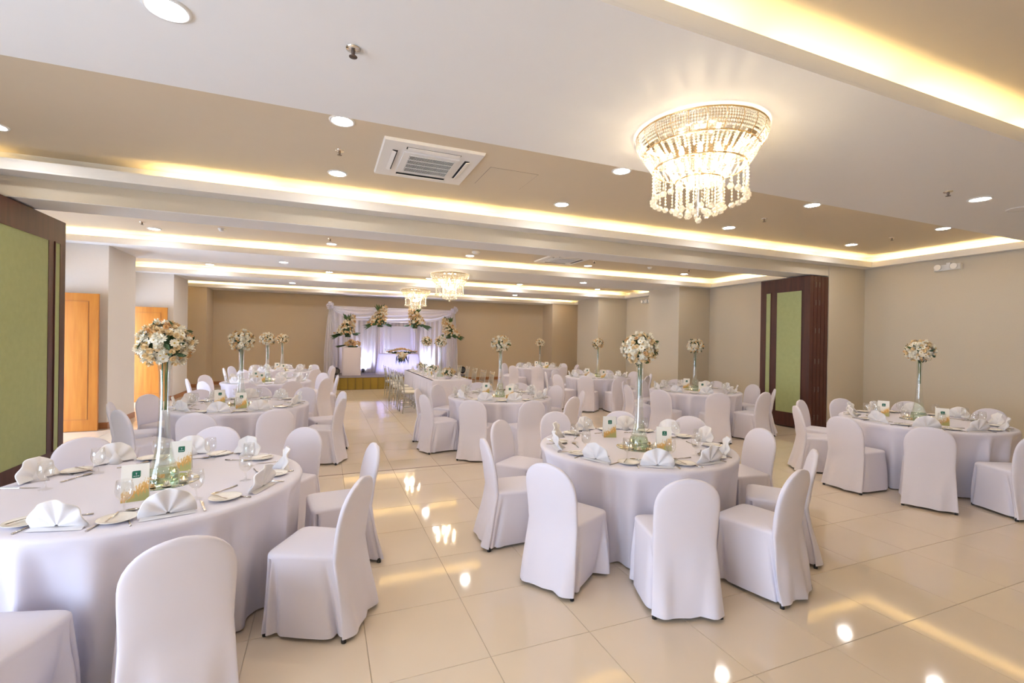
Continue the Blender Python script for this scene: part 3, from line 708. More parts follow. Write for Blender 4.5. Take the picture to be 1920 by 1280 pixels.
VWAT = MB().lathe([(.0005, .10), (.060, .105), (.054, .135), (.042, .20), (.0005, .201)], 24).mesh('vase_water', 'water', True)
CORE = MB().merge(icos(1)).mesh('foliage_core', 'leaf', True)
def flower_ball(parent, z, seed, detail, rx=.138, rz=.128, N=120):
    q = put('flower_ball', CORE, parent, (0, 0, z), (0, 0, seed), (rx*.86, rx*.86, rz*.86))
    holder = parent
    items = [(k, p+Vector((0, 0, z)), M, s) for k, p, M, s in scatter_ball(seed, N, rx, rz)]
    if detail:
        for kind, p, M, s in items:
            o = put(kind, BLM[kind], parent); o.matrix_local = Matrix.Translation(p) @ M @ Matrix.Scale(s, 4)
            if kind == 'daisy': put('flower_centre', CEN, o)
    else: joined_blooms(items, parent)
MIR = MB().lathe([(.0005, .004), (.188, .004), (.192, .003)], 40).mesh('mirror_face', 'mirror', True)
MIRE = MB().lathe([(.192, .003), (.1925, 0), (.0005, 0)], 40).mesh('mirror_edge', 'mirror_edge')
CUP = MB().lathe([(.022, 0), (.026, .004), (.029, .036), (.027, .036), (.024, .006), (.0005, .005)], 18).mesh('votive_cup', 'glass', True)
WAX = MB().lathe([(.0005, .006), (.023, .006), (.0245, .018), (.0005, .019)], 16).mesh('votive_wax', 'wax', True)
FLM = MB().lathe([(.0015, .019), (.0045, .025), (.003, .033), (.0003, .040)], 8).mesh('votive_flame', 'flame', True)
def card_meshes():
    W, Hh, lean = .062, .20, .035; b = MB()
    b.add([(-W, -lean, 0), (W, -lean, 0), (W, 0, Hh), (-W, 0, Hh), (-W, -lean+.001, 0), (W, -lean+.001, 0), (W, .001, Hh), (-W, .001, Hh)], [(0, 1, 2, 3), (7, 6, 5, 4), (0, 4, 5, 1), (1, 5, 6, 2), (0, 3, 7, 4)])
    bk = MB().add([(-W, lean, 0), (W, lean, 0), (W, 0, Hh), (-W, 0, Hh)], [(1, 0, 3, 2)])
    def on(x, z, e=.0008): return (x, -lean*(1-z/Hh)-e, z)
    n = 6; pts = []
    cx, cz, s, rr = .004, .145, .019, .008
    for (ox, oz, a0, rad) in ((s, s, 0, .002), (-s, s, 90, rr), (-s, -s, 180, .002), (s, -s, 270, rr)):
        for k in range(n+1): a = R(a0+90*k/n); pts.append((cx+ox-math.copysign(rad, ox)+rad*math.cos(a), cz+oz-math.copysign(rad, oz)+rad*math.sin(a)))
    em = MB().add([on(x, z) for x, z in pts], [tuple(range(len(pts)))])
    mk = MB()
    mk.add([on(cx+x, cz+z, .0012) for x, z in ((-.0008, -.004), (.0008, -.004), (.0008, .009), (-.0008, .009))], [(0, 1, 2, 3)])
    mk.add([on(cx+x, cz+z, .0012) for x, z in ((0, .002), (.004, .007), (.0035, .008), (0, .004), (-.0035, .008), (-.004, .007))], [(0, 1, 2, 3), (0, 3, 4, 5)])
    for x0, x1 in ((-.013, -.006), (-.004, .003), (.005, .013)): mk.add([on(cx+x, cz+z, .0012) for x, z in ((x0, -.011), (x1, -.011), (x1, -.0085), (x0, -.0085))], [(0, 1, 2, 3)])
    return b.mesh('card_front', 'menu'), bk.mesh('card_back', 'card'), em.mesh('card_emblem', 'emblem'), mk.mesh('card_emblem_mark', 'white')
CF, CB, CE, CK = card_meshes()
def menu_card(x, y, rz, label, scale=1):
    t = thing('menu_card', label, 'menu card', (x, y, ZC), rz, 'folded menu cards')
    put('front', CF, t); put('back', CB, t); e = put('emblem', CE, t); put('emblem_mark', CK, e)
    if scale != 1: t.scale = (scale,)*3
SIDE = ['leftmost', 'second from left', 'middle', 'second from right', 'rightmost']
def seat_names(cx, cy, angs):
    """near or far half of the table and the order across it, as seen from the camera"""
    q = [(k, view((cx+1.0*math.cos(R(a)), cy+1.0*math.sin(R(a)), .7))) for k, a in enumerate(angs)]
    q.sort(key=lambda t: t[1][2] if t[1] else -1); out = {}
    for nm, half in (('near side', q[:5]), ('far side', q[5:])):
        half.sort(key=lambda t: t[1][0] if t[1] else -9e3)
        for o, (k, _) in zip(SIDE, half): out[k] = '%s, %s' % (nm, o)
    return out
TABLES = {
 'A': ((-.98, 3.57), [256, 290, 330, 10, 53, 87, 124, 159, 192, 224], 'front table by green partition', True),
 'B': ((2.62, 3.48), [209, 246, 282, 316, 353, 28, 61, 95, 133, 171], 'front middle round table', True),
 'K': ((6.98, 3.50), [33, 69, 105, 140, 176, 210, 246, 284, 320, 356], 'round table by side wall', True),
 'C': ((-1.03, 7.25), [260, 294, 337, 17, 55, 88, 121, 153, 186, 221], 'second table of left row', False),
 'F': ((2.73, 7.25), [195, 233, 268, 303, 339, 20, 52, 88, 125, 158], 'round table before head table', False),
 'G': ((6.78, 7.15), [202, 243, 283, 315, 352, 28, 64, 100, 133, 165], 'table by right partition panels', False),
 'I': ((6.75, 10.6), [192, 226, 260, 298, 334, 10, 46, 82, 118, 155], 'table before second pilaster', False),
 'J': ((7.0, 14.7), [205, 241, 277, 313, 349, 25, 61, 97, 133, 169], 'farthest table, pilaster side', False),
 'D': ((-1.08, 10.95), [195, 228, 261, 294, 327, 360, 37, 75, 115, 155], 'third table of left row', False),
 'E': ((-1.05, 14.3), [198, 235, 270, 308, 344, 20, 55, 90, 125, 160], 'last table of left row', False),
}
CARDS = {'K': ((6.90, 3.88), (6.80, 3.2)), 'C': ((-1.29, 7.32), (-.98, 6.90)), 'F': ((2.58, 7.53), (2.78, 6.95)), 'G': ((6.9, 7.5), (6.65, 6.82)), 'I': ((6.62, 10.92), (6.70, 10.25)), 'J': ((7.02, 15.02), (7.12, 14.4)), 'D': ((-1.32, 11.17), (-1.15, 10.62)), 'E': ((-1.2, 14.62), (-1.0, 13.98))}
def ring_pos(cx, cy, a, r): return cx+r*math.cos(R(a)), cy+r*math.sin(R(a))
cv = 0
for key, ((cx, cy), angs, tn, near) in TABLES.items():
    rr = random.Random(ord(key))
    tb = thing('round_table', 'round wooden table top under the cloth of the %s' % tn, 'table', (cx, cy, 0), 0, 'round banquet tables')
    put('tabletop', tabletop_me, tb)
    for k in range(4): put('leg', tleg_me, tb, (.55*math.cos(pi/4+k*pi/2), .55*math.sin(pi/4+k*pi/2), 0))
    tag(put('tablecloth', CLM[cv % 3], None, (cx, cy, 0), (0, 0, rr.uniform(0, 6.28))), 'white cloth falling to the floor over the %s' % tn, 'tablecloth', 'white round tablecloths'); cv += 1
    nm = seat_names(cx, cy, angs); depth = view((cx, cy, .7))[2]
    for k, a in enumerate(angs):
        cr = 1.10
        x, y = ring_pos(cx, cy, a, cr); j = rr.uniform(-5, 5)
        if in_view([(x-.2, y, .4), (x+.2, y, .4), (x, y, .85), (x, y, .1), (x+.2*math.cos(R(a)), y+.2*math.sin(R(a)), .8)], 0):
            covered_chair(x, y, R(a+90+j), 'white covered banquet chair at the %s, %s' % (tn, nm[k]), 'white covered banquet chairs', rr.randrange(3))
        x, y = ring_pos(cx, cy, a+rr.uniform(-1.5, 1.5), .735)
        if not in_view([(x, y, ZC)], 10): continue
        rz = R(a+90)
        tag(put('fan_napkin', NAP, None, (x, y, ZC), (0, 0, rz+R(rr.uniform(-9, 9)))), 'white fan-folded napkin on the %s, %s' % (tn, nm[k]), 'napkin', 'fan-folded napkins')
        px_, py_ = ring_pos(cx, cy, a-16.8, .69)
        pl = tag(put('side_plate', PLATE, None, (px_, py_, ZC)), 'white side plate on the %s, %s' % (tn, nm[k]), 'plate', 'white side plates')
        gx, gy = ring_pos(cx, cy, a+16+rr.uniform(-2, 2), .545)
        tag(put('water_goblet', GOB, None, (gx, gy, ZC)), 'clear stemmed water goblet on the %s, %s' % (tn, nm[k]), 'glass', 'water goblets')
        if depth < 8.6:
            kx, ky = ring_pos(cx, cy, a-18.5, .765)
            fx, fy = ring_pos(cx, cy, a-11, .80)
            tag(put('dinner_fork', FK, None, (fx, fy, ZC), (0, 0, rz+R(rr.uniform(-6, 6)))), 'steel fork on the %s, %s' % (tn, nm[k]), 'fork', 'steel forks')
            fx, fy = ring_pos(cx, cy, a+11, .80)
            tag(put('table_knife', KN, None, (fx, fy, ZC), (0, 0, rz+R(rr.uniform(-6, 6)))), 'steel table knife on the %s, %s' % (tn, nm[k]), 'knife', 'steel table knives')
            fx, fy = ring_pos(cx, cy, a+3, .555)
            tag(put('dinner_spoon', SP, None, (fx, fy, ZC), (0, 0, rz+R(90+rr.uniform(-12, 12)))), 'steel spoon on the %s, %s' % (tn, nm[k]), 'spoon', 'steel spoons')
            if depth < 5 or key == 'K':
                bx, by = ring_pos(cx, cy, a-16.8-2, .69)
                o = put('butter_knife', KN, None, (bx-.06*math.cos(rz+R(70)), by-.06*math.sin(rz+R(70)), ZC+.0185), (0, 0, rz+R(-20)), .72)
                tag(o, 'small butter knife on plate, %s, %s' % (tn, nm[k]), 'knife', 'butter knives')
    # centrepiece
    mt = thing('table_mirror', 'round mirror under the vase on the %s' % tn, 'mirror', (cx, cy, ZC), 0, 'round table mirrors'); put('mirror_face', MIR, mt); put('edge', MIRE, mt)
    ov = {'A': (.05, -.01), 'B': (-.02, -.08), 'K': (.05, .05)}.get(key, (0, 0)); mt.location.x += ov[0]; mt.location.y += ov[1]
    vx, vy = mt.location.x, mt.location.y; zt = ZC+.0045
    v = thing('flower_vase', 'tall glass vase with cream flower ball, %s' % tn, 'vase', (vx, vy, zt), 0, 'tall vases with flower balls')
    put('vase_body', VASE, v); put('vase_foot', VBASE, v); put('water', VWAT, v)
    flower_ball(v, VH+.105, ord(key), near, N=215 if near else 170)
    st = MB()
    for s in range(5): st.tube([(.012*math.cos(s*1.3), .012*math.sin(s*1.3), .45), (.016*math.cos(s*1.3+.5), .016*math.sin(s*1.3+.5), VH+.02)], .003, 5)
    tag(obj('stems', st, 'leaf2', v), kind='stuff')
    for k, (aa, r_) in enumerate(((205, .14), (330, .145), (80, .14))):
        c = thing('votive_candle', 'small lit votive candle on the mirror of the %s, %s' % (tn, ('first', 'second', 'third')[k]), 'candle', (vx+r_*math.cos(R(aa)), vy+r_*math.sin(R(aa)), zt), 0, 'votive candles')
        put('cup', CUP, c); put('wax', WAX, c); put('flame', FLM, c)
    if near:
        rb = random.Random(ord(key)+5)
        for k in range(8):
            aa = R((15, 45, 117, 148, 179, 236, 265, 295)[k]+rb.uniform(-3, 3)); r_ = rb.uniform(.13, .158)
            tag(put('loose_blossom', BLM['white_mum' if k % 2 else 'cream_rose'], None, (vx+r_*math.cos(aa), vy+r_*math.sin(aa), zt+.001), (0, 0, rb.uniform(0, 6)), .8), 'loose cream blossom lying on the mirror of the %s' % tn, 'blossom', 'loose blossoms on the %s' % tn)
    to = math.degrees(math.atan2(-cy, -cx))          # toward the viewer's side of the hall
    if key == 'A': cs = ((-.97, 3.22, 12), (-.90, 3.83, 5))
    elif key == 'B': cs = ((2.60, 3.86, -20), (2.74, 3.24, -30))
    else: cs = tuple((x, y, math.degrees(math.atan2(-y, -x))+90+d) for (x, y), d in zip(CARDS[key], (-6, 8)))
    for k, (x, y, d) in enumerate(cs): menu_card(x, y, R(d), 'folded menu card with green emblem on the %s, %s' % (tn, 'nearer the camera' if (k == 0) == (key == 'A') else 'farther back'))

# ------------------------------------------------------------------ silver chiavari chairs and the long head table
def chiavari_meshes():
    d = {}
    d['front_leg'] = MB().tube([(0, 0, 0), (0, 0, .43)], [.010, .013], 8)
    d['rear_post'] = MB().tube([(0, -.03, 0), (0, 0, .43), (0, -.015, .65), (0, -.055, .90)], [.010, .013, .012, .009], 8)
    d['seat'] = MB().box(-.19, .19, -.19, .19, .425, .447)
    c = MB(); n = 24; vs = []
    for f, z in ((.96, .447), (1, .462), (.95, .482), (.7, .490), (.02, .492)):
        for k in range(n): x, y = superell(2*pi*k/n, .185*f, .185*f, .45); vs.append((x, y, z))
    d['cushion'] = c.add(vs, [(j*n+k, j*n+(k+1) % n, (j+1)*n+(k+1) % n, (j+1)*n+k) for j in range(4) for k in range(n)])
    d['rail'] = MB().tube([(-.175, 0, 0), (0, -.008, .004), (.175, 0, 0)], .009, 8)
    d['spindle'] = MB().tube([(0, 0, 0), (0, -.036, .215)], .006, 6)
    d['stretcher'] = MB().tube([(0, -.18, 0), (0, .18, 0)], .007, 6)
    return {k: b.mesh('chiavari_'+k, 'cream' if k == 'cushion' else 'silver', k not in ('seat',)) for k, b in d.items()}
CVM = chiavari_meshes()
def chiavari(x, y, z, rz, label):
    t = thing('chiavari_chair', label, 'chair', (x, y, z), rz, 'silver chiavari chairs')
    for s in (-1, 1):
        put('front_leg', CVM['front_leg'], t, (s*.18, .18, 0)); put('rear_post', CVM['rear_post'], t, (s*.175, -.18, 0))
        for zz in (.14, .27): put('stretcher', CVM['stretcher'], t, (s*.178, 0, zz))
    put('seat', CVM['seat'], t); put('cushion', CVM['cushion'], t)
    for yy, zz in ((-.192, .60), (-.215, .82), (-.228, .865)): put('rail', CVM['rail'], t, (0, yy, zz))
    for zz in (.16,): put('rail', CVM['rail'], t, (0, .18, zz))
    for k in range(5): put('spindle', CVM['spindle'], t, (-.10+.05*k, -.192, .605))
    return t
order = ['nearest the camera', 'second from the camera', 'third from the camera', 'fourth from the camera', 'nearest the stage']
for k, y in enumerate((10.75, 11.4, 12.15, 12.85, 13.7)):
    chiavari(1.86, y, 0, R(-90+(3, -2, 4, -4, 2)[k]), 'silver chiavari chair on aisle side of head table, %s' % order[k])
    chiavari(3.66, y+.15, 0, R(90+(-3, 4, 0, -4, 3)[k]), 'silver chiavari chair on wall side of head table, %s' % order[k])
hx0, hx1, hy0, hy1 = 2.26, 3.2, 10.35, 14.15
ht = thing('head_table', 'long rectangular head table top and legs under white cloth', 'table', ((hx0+hx1)/2, (hy0+hy1)/2, 0))
W2, L2 = (hx1-hx0)/2, (hy1-hy0)/2
obj('tabletop', MB().box(-W2+.03, W2-.03, -L2+.03, L2-.03, TZ-.03, TZ), 'basewood', ht)
for sx in (-1, 1):
    for sy in (-1, 1): put('leg', tleg_me, ht, (sx*(W2-.12), sy*(L2-.12), 0))
def rect_cloth():
    b = MB(); P = []; step = .035
    def run(a, c):
        n = max(2, int((Vector(c)-Vector(a)).length/step)); return [Vector(a).lerp(Vector(c), k/n) for k in range(n)]
    cs = [(-W2, -L2), (W2, -L2), (W2, L2), (-W2, L2)]
    for k in range(4): P += run((*cs[k], 0), (*cs[(k+1) % 4], 0))
    n = len(P); vs = []
    lv = [(-.05, TZ+.004, 0), (0, TZ+.003, 0), (.006, TZ-.012, 0), (.008, TZ-.1, .3), (.012, TZ-.3, .7), (.018, TZ-.5, .9), (.022, .012, 1)]
    for off, z, am in lv:
        for k, p in enumerate(P):
            nrm = Vector((0, -1, 0)) if p.y <= -L2+1e-4 and p.x < W2 else Vector((1, 0, 0)) if p.x >= W2-1e-4 and p.y < L2 else Vector((0, 1, 0)) if p.y >= L2-1e-4 else Vector((-1, 0, 0))
            s = (p.x+p.y)*1.0; w_ = am*(.022*math.sin(s*17)+.012*math.sin(s*41+1))
            q = p+nrm*(off+w_+.004*am); vs.append((q.x, q.y, z))
    fs = [(j*n+k, j*n+(k+1) % n, (j+1)*n+(k+1) % n, (j+1)*n+k)[::-1] for j in range(len(lv)-1) for k in range(n)]; fs.append(tuple(range(n)))
    return b.add(vs, fs)
tag(obj('tablecloth', rect_cloth(), 'cloth', None, True, ht.location), 'white cloth with deep folds over the long head table', 'tablecloth')
def cone_napkin():
    b = MB(); n = 14; vs = [(0, 0, .17)]
    for k in range(n):
        a = 2*pi*k/n; r_ = .052+.012*(1 if k % 2 else -1); vs.append((r_*math.cos(a), r_*math.sin(a), .001))
    return b.add(vs, [(0, 1+k, 1+(k+1) % n) for k in range(n)]).mesh('cone_napkin', 'napkin')
CN = cone_napkin()
for k, y in enumerate((10.75, 11.4, 12.15, 12.85, 13.7)):
    for s, sd in ((-1, 'aisle side'), (1, 'wall side')):
        x = 2.73+s*.30
        tag(put('cone_napkin', CN, None, (x, y+(.1 if s > 0 else 0), ZC)), 'white cone-folded napkin on head table, %s, %s' % (sd, order[k]), 'napkin', 'cone-folded napkins')
        tag(put('side_plate', PLATE, None, (x+s*.03, y+.24, ZC), (0, 0, 0), 1.1), 'white plate on head table, %s, %s' % (sd, order[k]), 'plate', 'white plates on the head table')
        tag(put('water_goblet', GOB, None, (x-s*.07, y-.13, ZC)), 'clear water goblet on head table, %s, %s' % (sd, order[k]), 'glass', 'water goblets')
def bowl_arrangement(x, y, z, seed, label, rx=.15, rz=.10, N=60):
    t = thing('flower_arrangement', label, 'flowers', (x, y, z), 0, 'low flower arrangements')
    obj('bowl', MB().lathe([(.0005, 0), (.06, 0), (.085, .03), (.095, .07), (.09, .07), (.0005, .05)], 20), 'pinkcloth', t, True)
    put('foliage_core', CORE, t, (0, 0, .07+rz*.8), (0, 0, 0), (rx*.8, rx*.8, rz*.8))
    joined_blooms([(k, p+Vector((0, 0, .07+rz*.8)), M, s*1.1) for k, p, M, s in scatter_ball(seed, N, rx, rz)], t)
bowl_arrangement(2.74, 10.75, ZC, 41, 'low cream flower bowl at the near end of the head table')
bowl_arrangement(2.70, 12.3, ZC, 42, 'low cream flower bowl at the middle of the head table', .17)
bowl_arrangement(2.70, 13.7, ZC, 43, 'low cream flower bowl at the stage end of head table')
for k, (x, y) in enumerate(((2.70, 11.4), (2.68, 13.0))):
    v = thing('flower_vase', 'tall glass vase with flower ball on head table, %s' % ('nearer the camera' if k == 0 else 'nearer the stage'), 'vase', (x, y, ZC), 0, 'tall vases with flower balls')
    put('vase_body', VASE, v); put('vase_foot', VBASE, v); put('water', VWAT, v); flower_ball(v, VH+.105, 60+k, False, N=90)
menu_card(2.52, 11.78, R(-12), 'folded menu card with green emblem on the head table')

# ------------------------------------------------------------------ stage
SX0, SX1, SY0, SZ = .27, 4.75, 15.9, .40
st = thing('stage', 'low stage platform with grey carpet and pleated ochre skirt', 'stage', (0, 0, 0))
obj('platform', MB().box(SX0, SX1, SY0, 18.45, 0, SZ-.012), 'track', st)
obj('carpet', MB().box(SX0-.01, SX1+.01, SY0-.03, 18.45, SZ-.012, SZ), 'carpet', st)
pw = .23; npl = int((SX1-SX0)/pw); pw = (SX1-SX0)/npl
def pleat_panel(w_):
    b = MB()
    def fn(u, v):
        z = .006+v*(SZ-.024); e = (1-abs(2*u-1)**3)
        return (u*w_, -.012-.028*e*(1-.55*v), z)
    return b.grid(fn, 9, 4)
ppm = pleat_panel(pw*.955).mesh('skirt_pleat', 'ochre', True)
for k in range(npl): put('skirt_pleat', ppm, st, (SX0+k*pw, SY0, 0))
ns = int((18.45-SY0)/pw)
for k in range(ns):
    put('skirt_pleat', ppm, st, (SX0, SY0+(k+1)*pw, 0), (0, 0, -pi/2)); put('skirt_pleat', ppm, st, (SX1, SY0+k*pw, 0), (0, 0, pi/2))
# fabric backdrop
BY = 18.05
bd = thing('fabric_backdrop', 'white draped fabric backdrop with swags and rosettes on stage', 'backdrop', (0, 0, SZ))
def hang(x0, x1, y, z0, z1, amp, freq, seed, pinch=None):
    r = random.Random(seed); p1, p2 = r.uniform(0, 6), r.uniform(0, 6)
    def fn(u, v):
        x = lerp(x0, x1, u); z = lerp(z0, z1, v)
        if pinch: c = (x0+x1)/2; k = interp(pinch, v); x = c+(x-c)*k
        return (x, y+amp*math.sin(freq*u*(x1-x0)+p1)+amp*.4*math.sin(freq*2.3*u*(x1-x0)+p2), z)
    return MB().grid(fn, max(12, int((x1-x0)*freq*1.6)), 14)
for a, c, nm in ((.22, 1.72, 'bay_curtain'), (1.72, 3.2, 'bay_curtain'), (3.2, 4.72, 'bay_curtain')):
    obj(nm, hang(a, c, BY, .0, 2.38, .022, 34, int(a*10)), 'drape', bd, True)
obj('centre_screen', MB().box(2.36, 3.08, BY-.085, BY-.05, .80, 1.74), 'tulle', bd)
for x in (.19, 4.76): obj('post', MB().tube([(x, BY, 0), (x, BY, 2.42)], .025, 10), 'white', bd, True)
obj('crossbar', MB().tube([(.19, BY, 2.40), (4.76, BY, 2.40)], .022, 10), 'white', bd, True)
for s, (a, c) in enumerate(((.02, .48), (4.5, 4.92))):
    obj('side_drape', hang(a, c, BY-.14, .0, 2.38, .03, 60, 5+s, [(0, 1), (.3, 1.0), (.8, .62), (1, .28)]), 'drape', bd, True)
def swag(x0, x1, sag, drop, seed, y):
    r = random.Random(seed)
    def fn(u, v):
        x = lerp(x0, x1, u); top = 2.42; low = 2.42-drop[0]*(1-u)-drop[1]*u-sag*math.sin(pi*u)
        return (x, y-.05*math.sin(v*pi)-.018*math.sin(v*26+u*2), lerp(top, low, v))
    return MB().grid(fn, 28, 40)
obj('swag', swag(.19, 1.75, .20, (.10, .45), 1, BY-.09), 'drape', bd, True); obj('swag', swag(1.70, 3.22, .06, (.50, .50), 2, BY-.10), 'drape', bd, True); obj('swag', swag(3.18, 4.76, .20, (.45, .10), 3, BY-.09), 'drape', bd, True)
for x in (.19, 4.76):
    b = MB(); r = random.Random(int(x*7))
    for k in range(26):
        n = Vector((r.gauss(0, 1), -abs(r.gauss(0, 1)), r.gauss(0, 1))).normalized(); M = Matrix.Translation(n*.09) @ frame(n, r.uniform(0, 6)) @ Matrix.Scale(2.2, 4); b.merge(BL['cream_rose'][0], M)
    b.merge(icos(.105)); tag(obj('rosette', b, 'drape', bd, False, (x, BY-.16, 2.42)), kind='stuff')
# draped columns with sprays of flowers
def spray(parent, z, seed, lean, s=1.0):
    r = random.Random(seed); items = []
    def place(kind, p, n, sc): items.append((kind, p, frame(n, r.uniform(0, 6.28)), sc))
    for k in range(230):
        u = r.random()**.9; a = r.uniform(0, 6.28); rad = (.31*(1-u)**.7+.05)*math.sqrt(r.random())**.5
        p = Vector((rad*math.cos(a)+lean*(.32*(1-u)-.16), rad*math.sin(a)*.75-.04, .02+.66*u-.12*max(0, rad-.2)))*s
        n = Vector((math.cos(a)*.8, math.sin(a)*.8-.5, .35+u)); place(r.choices(['daisy', 'cream_rose', 'peach_bloom', 'white_mum'], [.26, .42, .20, .12])[0], p+Vector((0, 0, z)), n, r.uniform(1.1, 1.75)*s)
    lv = MB(); 
    def blade(p, d, L, w_): 
        x = Vector(d).normalized(); zz = x.orthogonal().normalized(); y = zz.cross(x); lv.merge(leaf_mb(L, w_), Matrix.Translation(Vector(p)+Vector((0, 0, z))) @ Matrix((x, y, zz)).transposed().to_4x4())
    for k in range(34):
        a = r.uniform(0, 6.28); blade((0, 0, .42*s), (math.cos(a)*.45+.05*lean, math.sin(a)*.4, r.uniform(.5, 1.3)), r.uniform(.22, .42)*s, .06)
    for k in range(26):
        a = r.uniform(-.5, .5); blade((lean*.20*s, -.08, .06*s), (lean*1.0, -.3+a, r.uniform(-.75, -.1)), r.uniform(.25, .48)*s, .045)
    for k in range(13):
        a = r.uniform(0, 6.28); blade((.19*math.cos(a), .19*math.sin(a)-.03, .05*s), (math.cos(a), math.sin(a)-.2, r.uniform(-.6, .3)), r.uniform(.16, .28)*s, .09)
    tag(obj('leaves', lv, 'leaf2', parent), kind='stuff'); joined_blooms(items, parent)
    put('foliage_core', CORE, parent, (lean*.02, 0, z+.2*s), (0, 0, 0), (.20*s, .14*s, .28*s))
cols = ((.80, 1.30, -1, 'outermost by the pedestal side'), (1.90, 1.68, -1, 'inner one by the pedestal side'), (3.16, 1.66, 1, 'inner one by the wall side'), (4.44, 1.30, 1, 'outermost by the wall side'))
for k, (x, zt, ln, lb) in enumerate(cols):
    c = thing('draped_plinth', 'white draped column on stage, %s' % lb, 'plinth', (x, 17.55, SZ), 0, 'draped columns on stage')
    def fn(u, v, zt=zt): a = 2*pi*u; r_ = .13+.06*max(0, .25-v)**1.2*2+.012*math.sin(11*a)+.006*math.sin(23*a); return (r_*math.cos(a), r_*math.sin(a), v*zt)
    obj('drape', MB().grid(fn, 72, 10, True), 'drape', c, True); obj('cap', MB().lathe([(.0005, zt), (.135, zt), (.14, zt-.02)], 24), 'white', c)
    f = thing('flower_spray', 'tall cream flower spray with palm leaves on stage column, %s' % lb, 'flowers', (x, 17.5, SZ+zt+.002), 0, 'flower sprays on the stage columns')
    obj('vase', MB().lathe([(.0005, 0), (.09, 0), (.10, .06), (.0005, .06)], 20), 'leaf', f, True); spray(f, .07, 80+k, ln, 1.0)
# pedestal, sweetheart table and lamps
p = thing('draped_pedestal', 'blush cloth covered pedestal at the front of the stage', 'pedestal', (.895, 16.85, SZ))
obj('cover', MB().grid(lambda u, v: (superell(2*pi*u, .30+.006*math.sin(30*u), .24, .22)[0], superell(2*pi*u, .30, .24, .22)[1], .004+v*.95), 80, 8, True), 'pinkcloth', p, True)
obj('top', MB().add([(*superell(2*pi*k/48, .30, .24, .22), .952) for k in range(48)], [tuple(range(48))]), 'pinkcloth', p)
f = thing('flower_arrangement', 'golden flower arrangement with trailing blades on the pedestal', 'flowers', (.93, 16.82, SZ+.955), 0, 'stage flower arrangements')
r_ = random.Random(5); it = []
for k in range(70):
    a = r_.uniform(0, 6.28); q = math.sqrt(r_.random()); P_ = Vector((.27*q*math.cos(a), .17*q*math.sin(a), .06+.15*(1-q*q)+r_.uniform(-.01, .04))); it.append((r_.choice(['cream_rose', 'peach_bloom', 'cream_rose']), P_, frame((math.cos(a)*q, math.sin(a)*q-.3, .9), r_.uniform(0, 6)), r_.uniform(1.2, 1.7)))
joined_blooms(it, f); obj('tray', MB().lathe([(.0005, 0), (.16, 0), (.17, .05), (.0005, .06)], 20), 'leaf', f, True)
bl = MB()
for k in range(7): d = Vector((-1, -.5+.1*k, -.30+.03*k)).normalized(); z_ = d.orthogonal().normalized(); bl.merge(leaf_mb(.42, .03), Matrix.Translation((-.17, -.10, .09)) @ Matrix((d, z_.cross(d), z_)).transposed().to_4x4())
tag(obj('blades', bl, 'leaf', f), kind='stuff')
sw = thing('sweetheart_table', 'half-round stage table with pleated white skirt', 'table', (2.53, 17.25, SZ))
def half(a): return (.70*math.cos(a), -.50*abs(math.sin(a))**.9) 
def swf(u, v):
    a = pi*u; x, y = half(a); fl = 1+.13*(1-v); w_ = (1+.035*(1-v)*math.sin(a*34)); return (x*fl*w_, y*fl*w_, .004+v*.735)
obj('skirt', MB().grid(swf, 150, 8), 'drape', sw, True)
obj('tabletop', MB().add([(*half(pi*k/40), .741) for k in range(41)]+[(*half(pi*k/40), .715) for k in range(41)], [tuple(range(41))[::-1], tuple(range(41, 82))]), 'cloth', sw)
for sx in (-.5, .5): obj('leg', MB().tube([(sx, -.08, 0), (sx, -.08, .715)], .015, 8), 'metal', sw)
f = thing('flower_runner', 'long cascading flower runner on the sweetheart table', 'flowers', (2.60, 17.0, SZ+.743), 0, 'stage flower arrangements'); it = []
for k in range(120):
    x = r_.gauss(0, .23); x = max(-.5, min(.5, x)); y = r_.uniform(-.20, .12); it.append((r_.choices(['cream_rose', 'peach_bloom', 'daisy'], [.5, .3, .2])[0], Vector((x, y, .04+.10*math.exp(-(x/.3)**2)+r_.uniform(0, .03))), frame((x, y*2-.35, .8), r_.uniform(0, 6)), r_.uniform(1.2, 1.7)))
for k in range(40): u = r_.random(); it.append((r_.choice(['daisy', 'cream_rose', 'daisy']), Vector((r_.gauss(0, .11*(1-u)+.03), -.30-.02*u, .04-.26*u)), frame((r_.uniform(-.3, .3), -1, .2), r_.uniform(0, 6)), r_.uniform(1.2, 1.6)))
joined_blooms(it, f); lv = MB()
for k in range(30):
    d = Vector((r_.uniform(-.5, .5), -.25, -1)).normalized(); z_ = d.orthogonal().normalized(); lv.merge(leaf_mb(r_.uniform(.25, .42), .03), Matrix.Translation((r_.gauss(0, .10), -.29, -.02)) @ Matrix((d, z_.cross(d), z_)).transposed().to_4x4())
for k in range(40):
    d = Vector((r_.uniform(-1, 1), -.4, .15)).normalized(); z_ = d.orthogonal().normalized(); lv.merge(leaf_mb(.16, .05), Matrix.Translation((r_.gauss(0, .22), -.05, .03)) @ Matrix((d, z_.cross(d), z_)).transposed().to_4x4())
tag(obj('leaves', lv, 'leaf', f), kind='stuff'); obj('tray', MB().box(-.32, .32, -.06, .1, 0, .04), 'leaf', f)
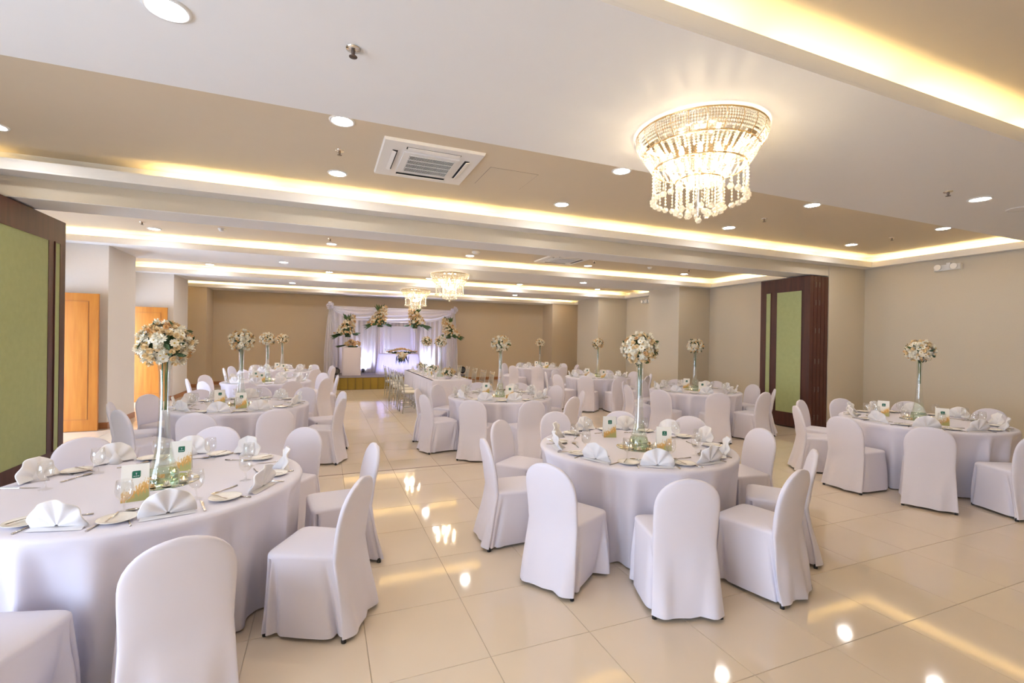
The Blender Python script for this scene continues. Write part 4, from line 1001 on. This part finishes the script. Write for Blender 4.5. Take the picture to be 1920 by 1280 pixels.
for k, x in enumerate((2.28, 2.78)): chiavari(x, 17.47, SZ+.001, pi, 'silver chiavari chair behind the sweetheart table, %s' % ('pedestal side' if k == 0 else 'wall side'))
def par_lamp(x, y, z, rz, label, tilt=0, col=None, power=0, group='black stage lamps'):
    t = thing('stage_lamp', label, 'stage lamp', (x, y, z+.001), rz, group)
    if power: t.scale = (.55, .55, .55)
    obj('yoke', MB().tube([(-.13, 0, .15), (-.13, 0, .02), (0, 0, .012), (.13, 0, .02), (.13, 0, .15)], .01, 6), 'black', t)
    h_ = obj('lamp_body', MB().lathe([(.0005, -.13), (.07, -.12), (.10, -.05), (.115, .10), (.105, .10), (.09, .0), (.0005, -.01)], 20), 'black', t, True, (0, 0, .17), (R(tilt), 0, 0))
    obj('lens', MB().lathe([(.0005, .06), (.098, .06)], 18), 'glass', h_)
    obj('base', MB().box(-.10, .10, -.08, .08, 0, .012), 'black', t)
    if power:
        l = bpy.data.lights.new('stage_lamp_beam', 'SPOT'); l.energy = power; l.color = col; l.spot_size = R(150); l.spot_blend = 1; l.shadow_soft_size = .08
        o = bpy.data.objects.new('stage_lamp_beam', l); COL.objects.link(o); o.parent = h_; o.location = (0, 0, .09); o.rotation_euler = (pi, 0, 0)
par_lamp(.37, 16.05, SZ, R(20), 'black stage lamp on the stage corner near the pedestal', 60)
par_lamp(4.62, 16.1, SZ, R(-20), 'black stage lamp on the stage corner behind the head table', 60)
for x, lb in ((1.36, 'first bay by the pedestal'), (2.12, 'pedestal side of the middle bay'), (2.94, 'wall side of the middle bay'), (3.75, 'last bay by the wall side')):
    par_lamp(x, 17.87, SZ, 0, 'small black uplight washing the backdrop, %s' % lb, -35, (.66, .70, 1.0), UPLIGHT, 'backdrop uplights')
l = bpy.data.lights.new('table_glow', 'AREA'); l.energy = UPLIGHT*.22; l.color = (.40, .42, 1.0); l.shape = 'RECTANGLE'; l.size = 1.0; l.size_y = .05
o = bpy.data.objects.new('table_glow', l); COL.objects.link(o); o.parent = sw; o.location = (0, -.12, .06); o.rotation_euler = (R(180), 0, 0)
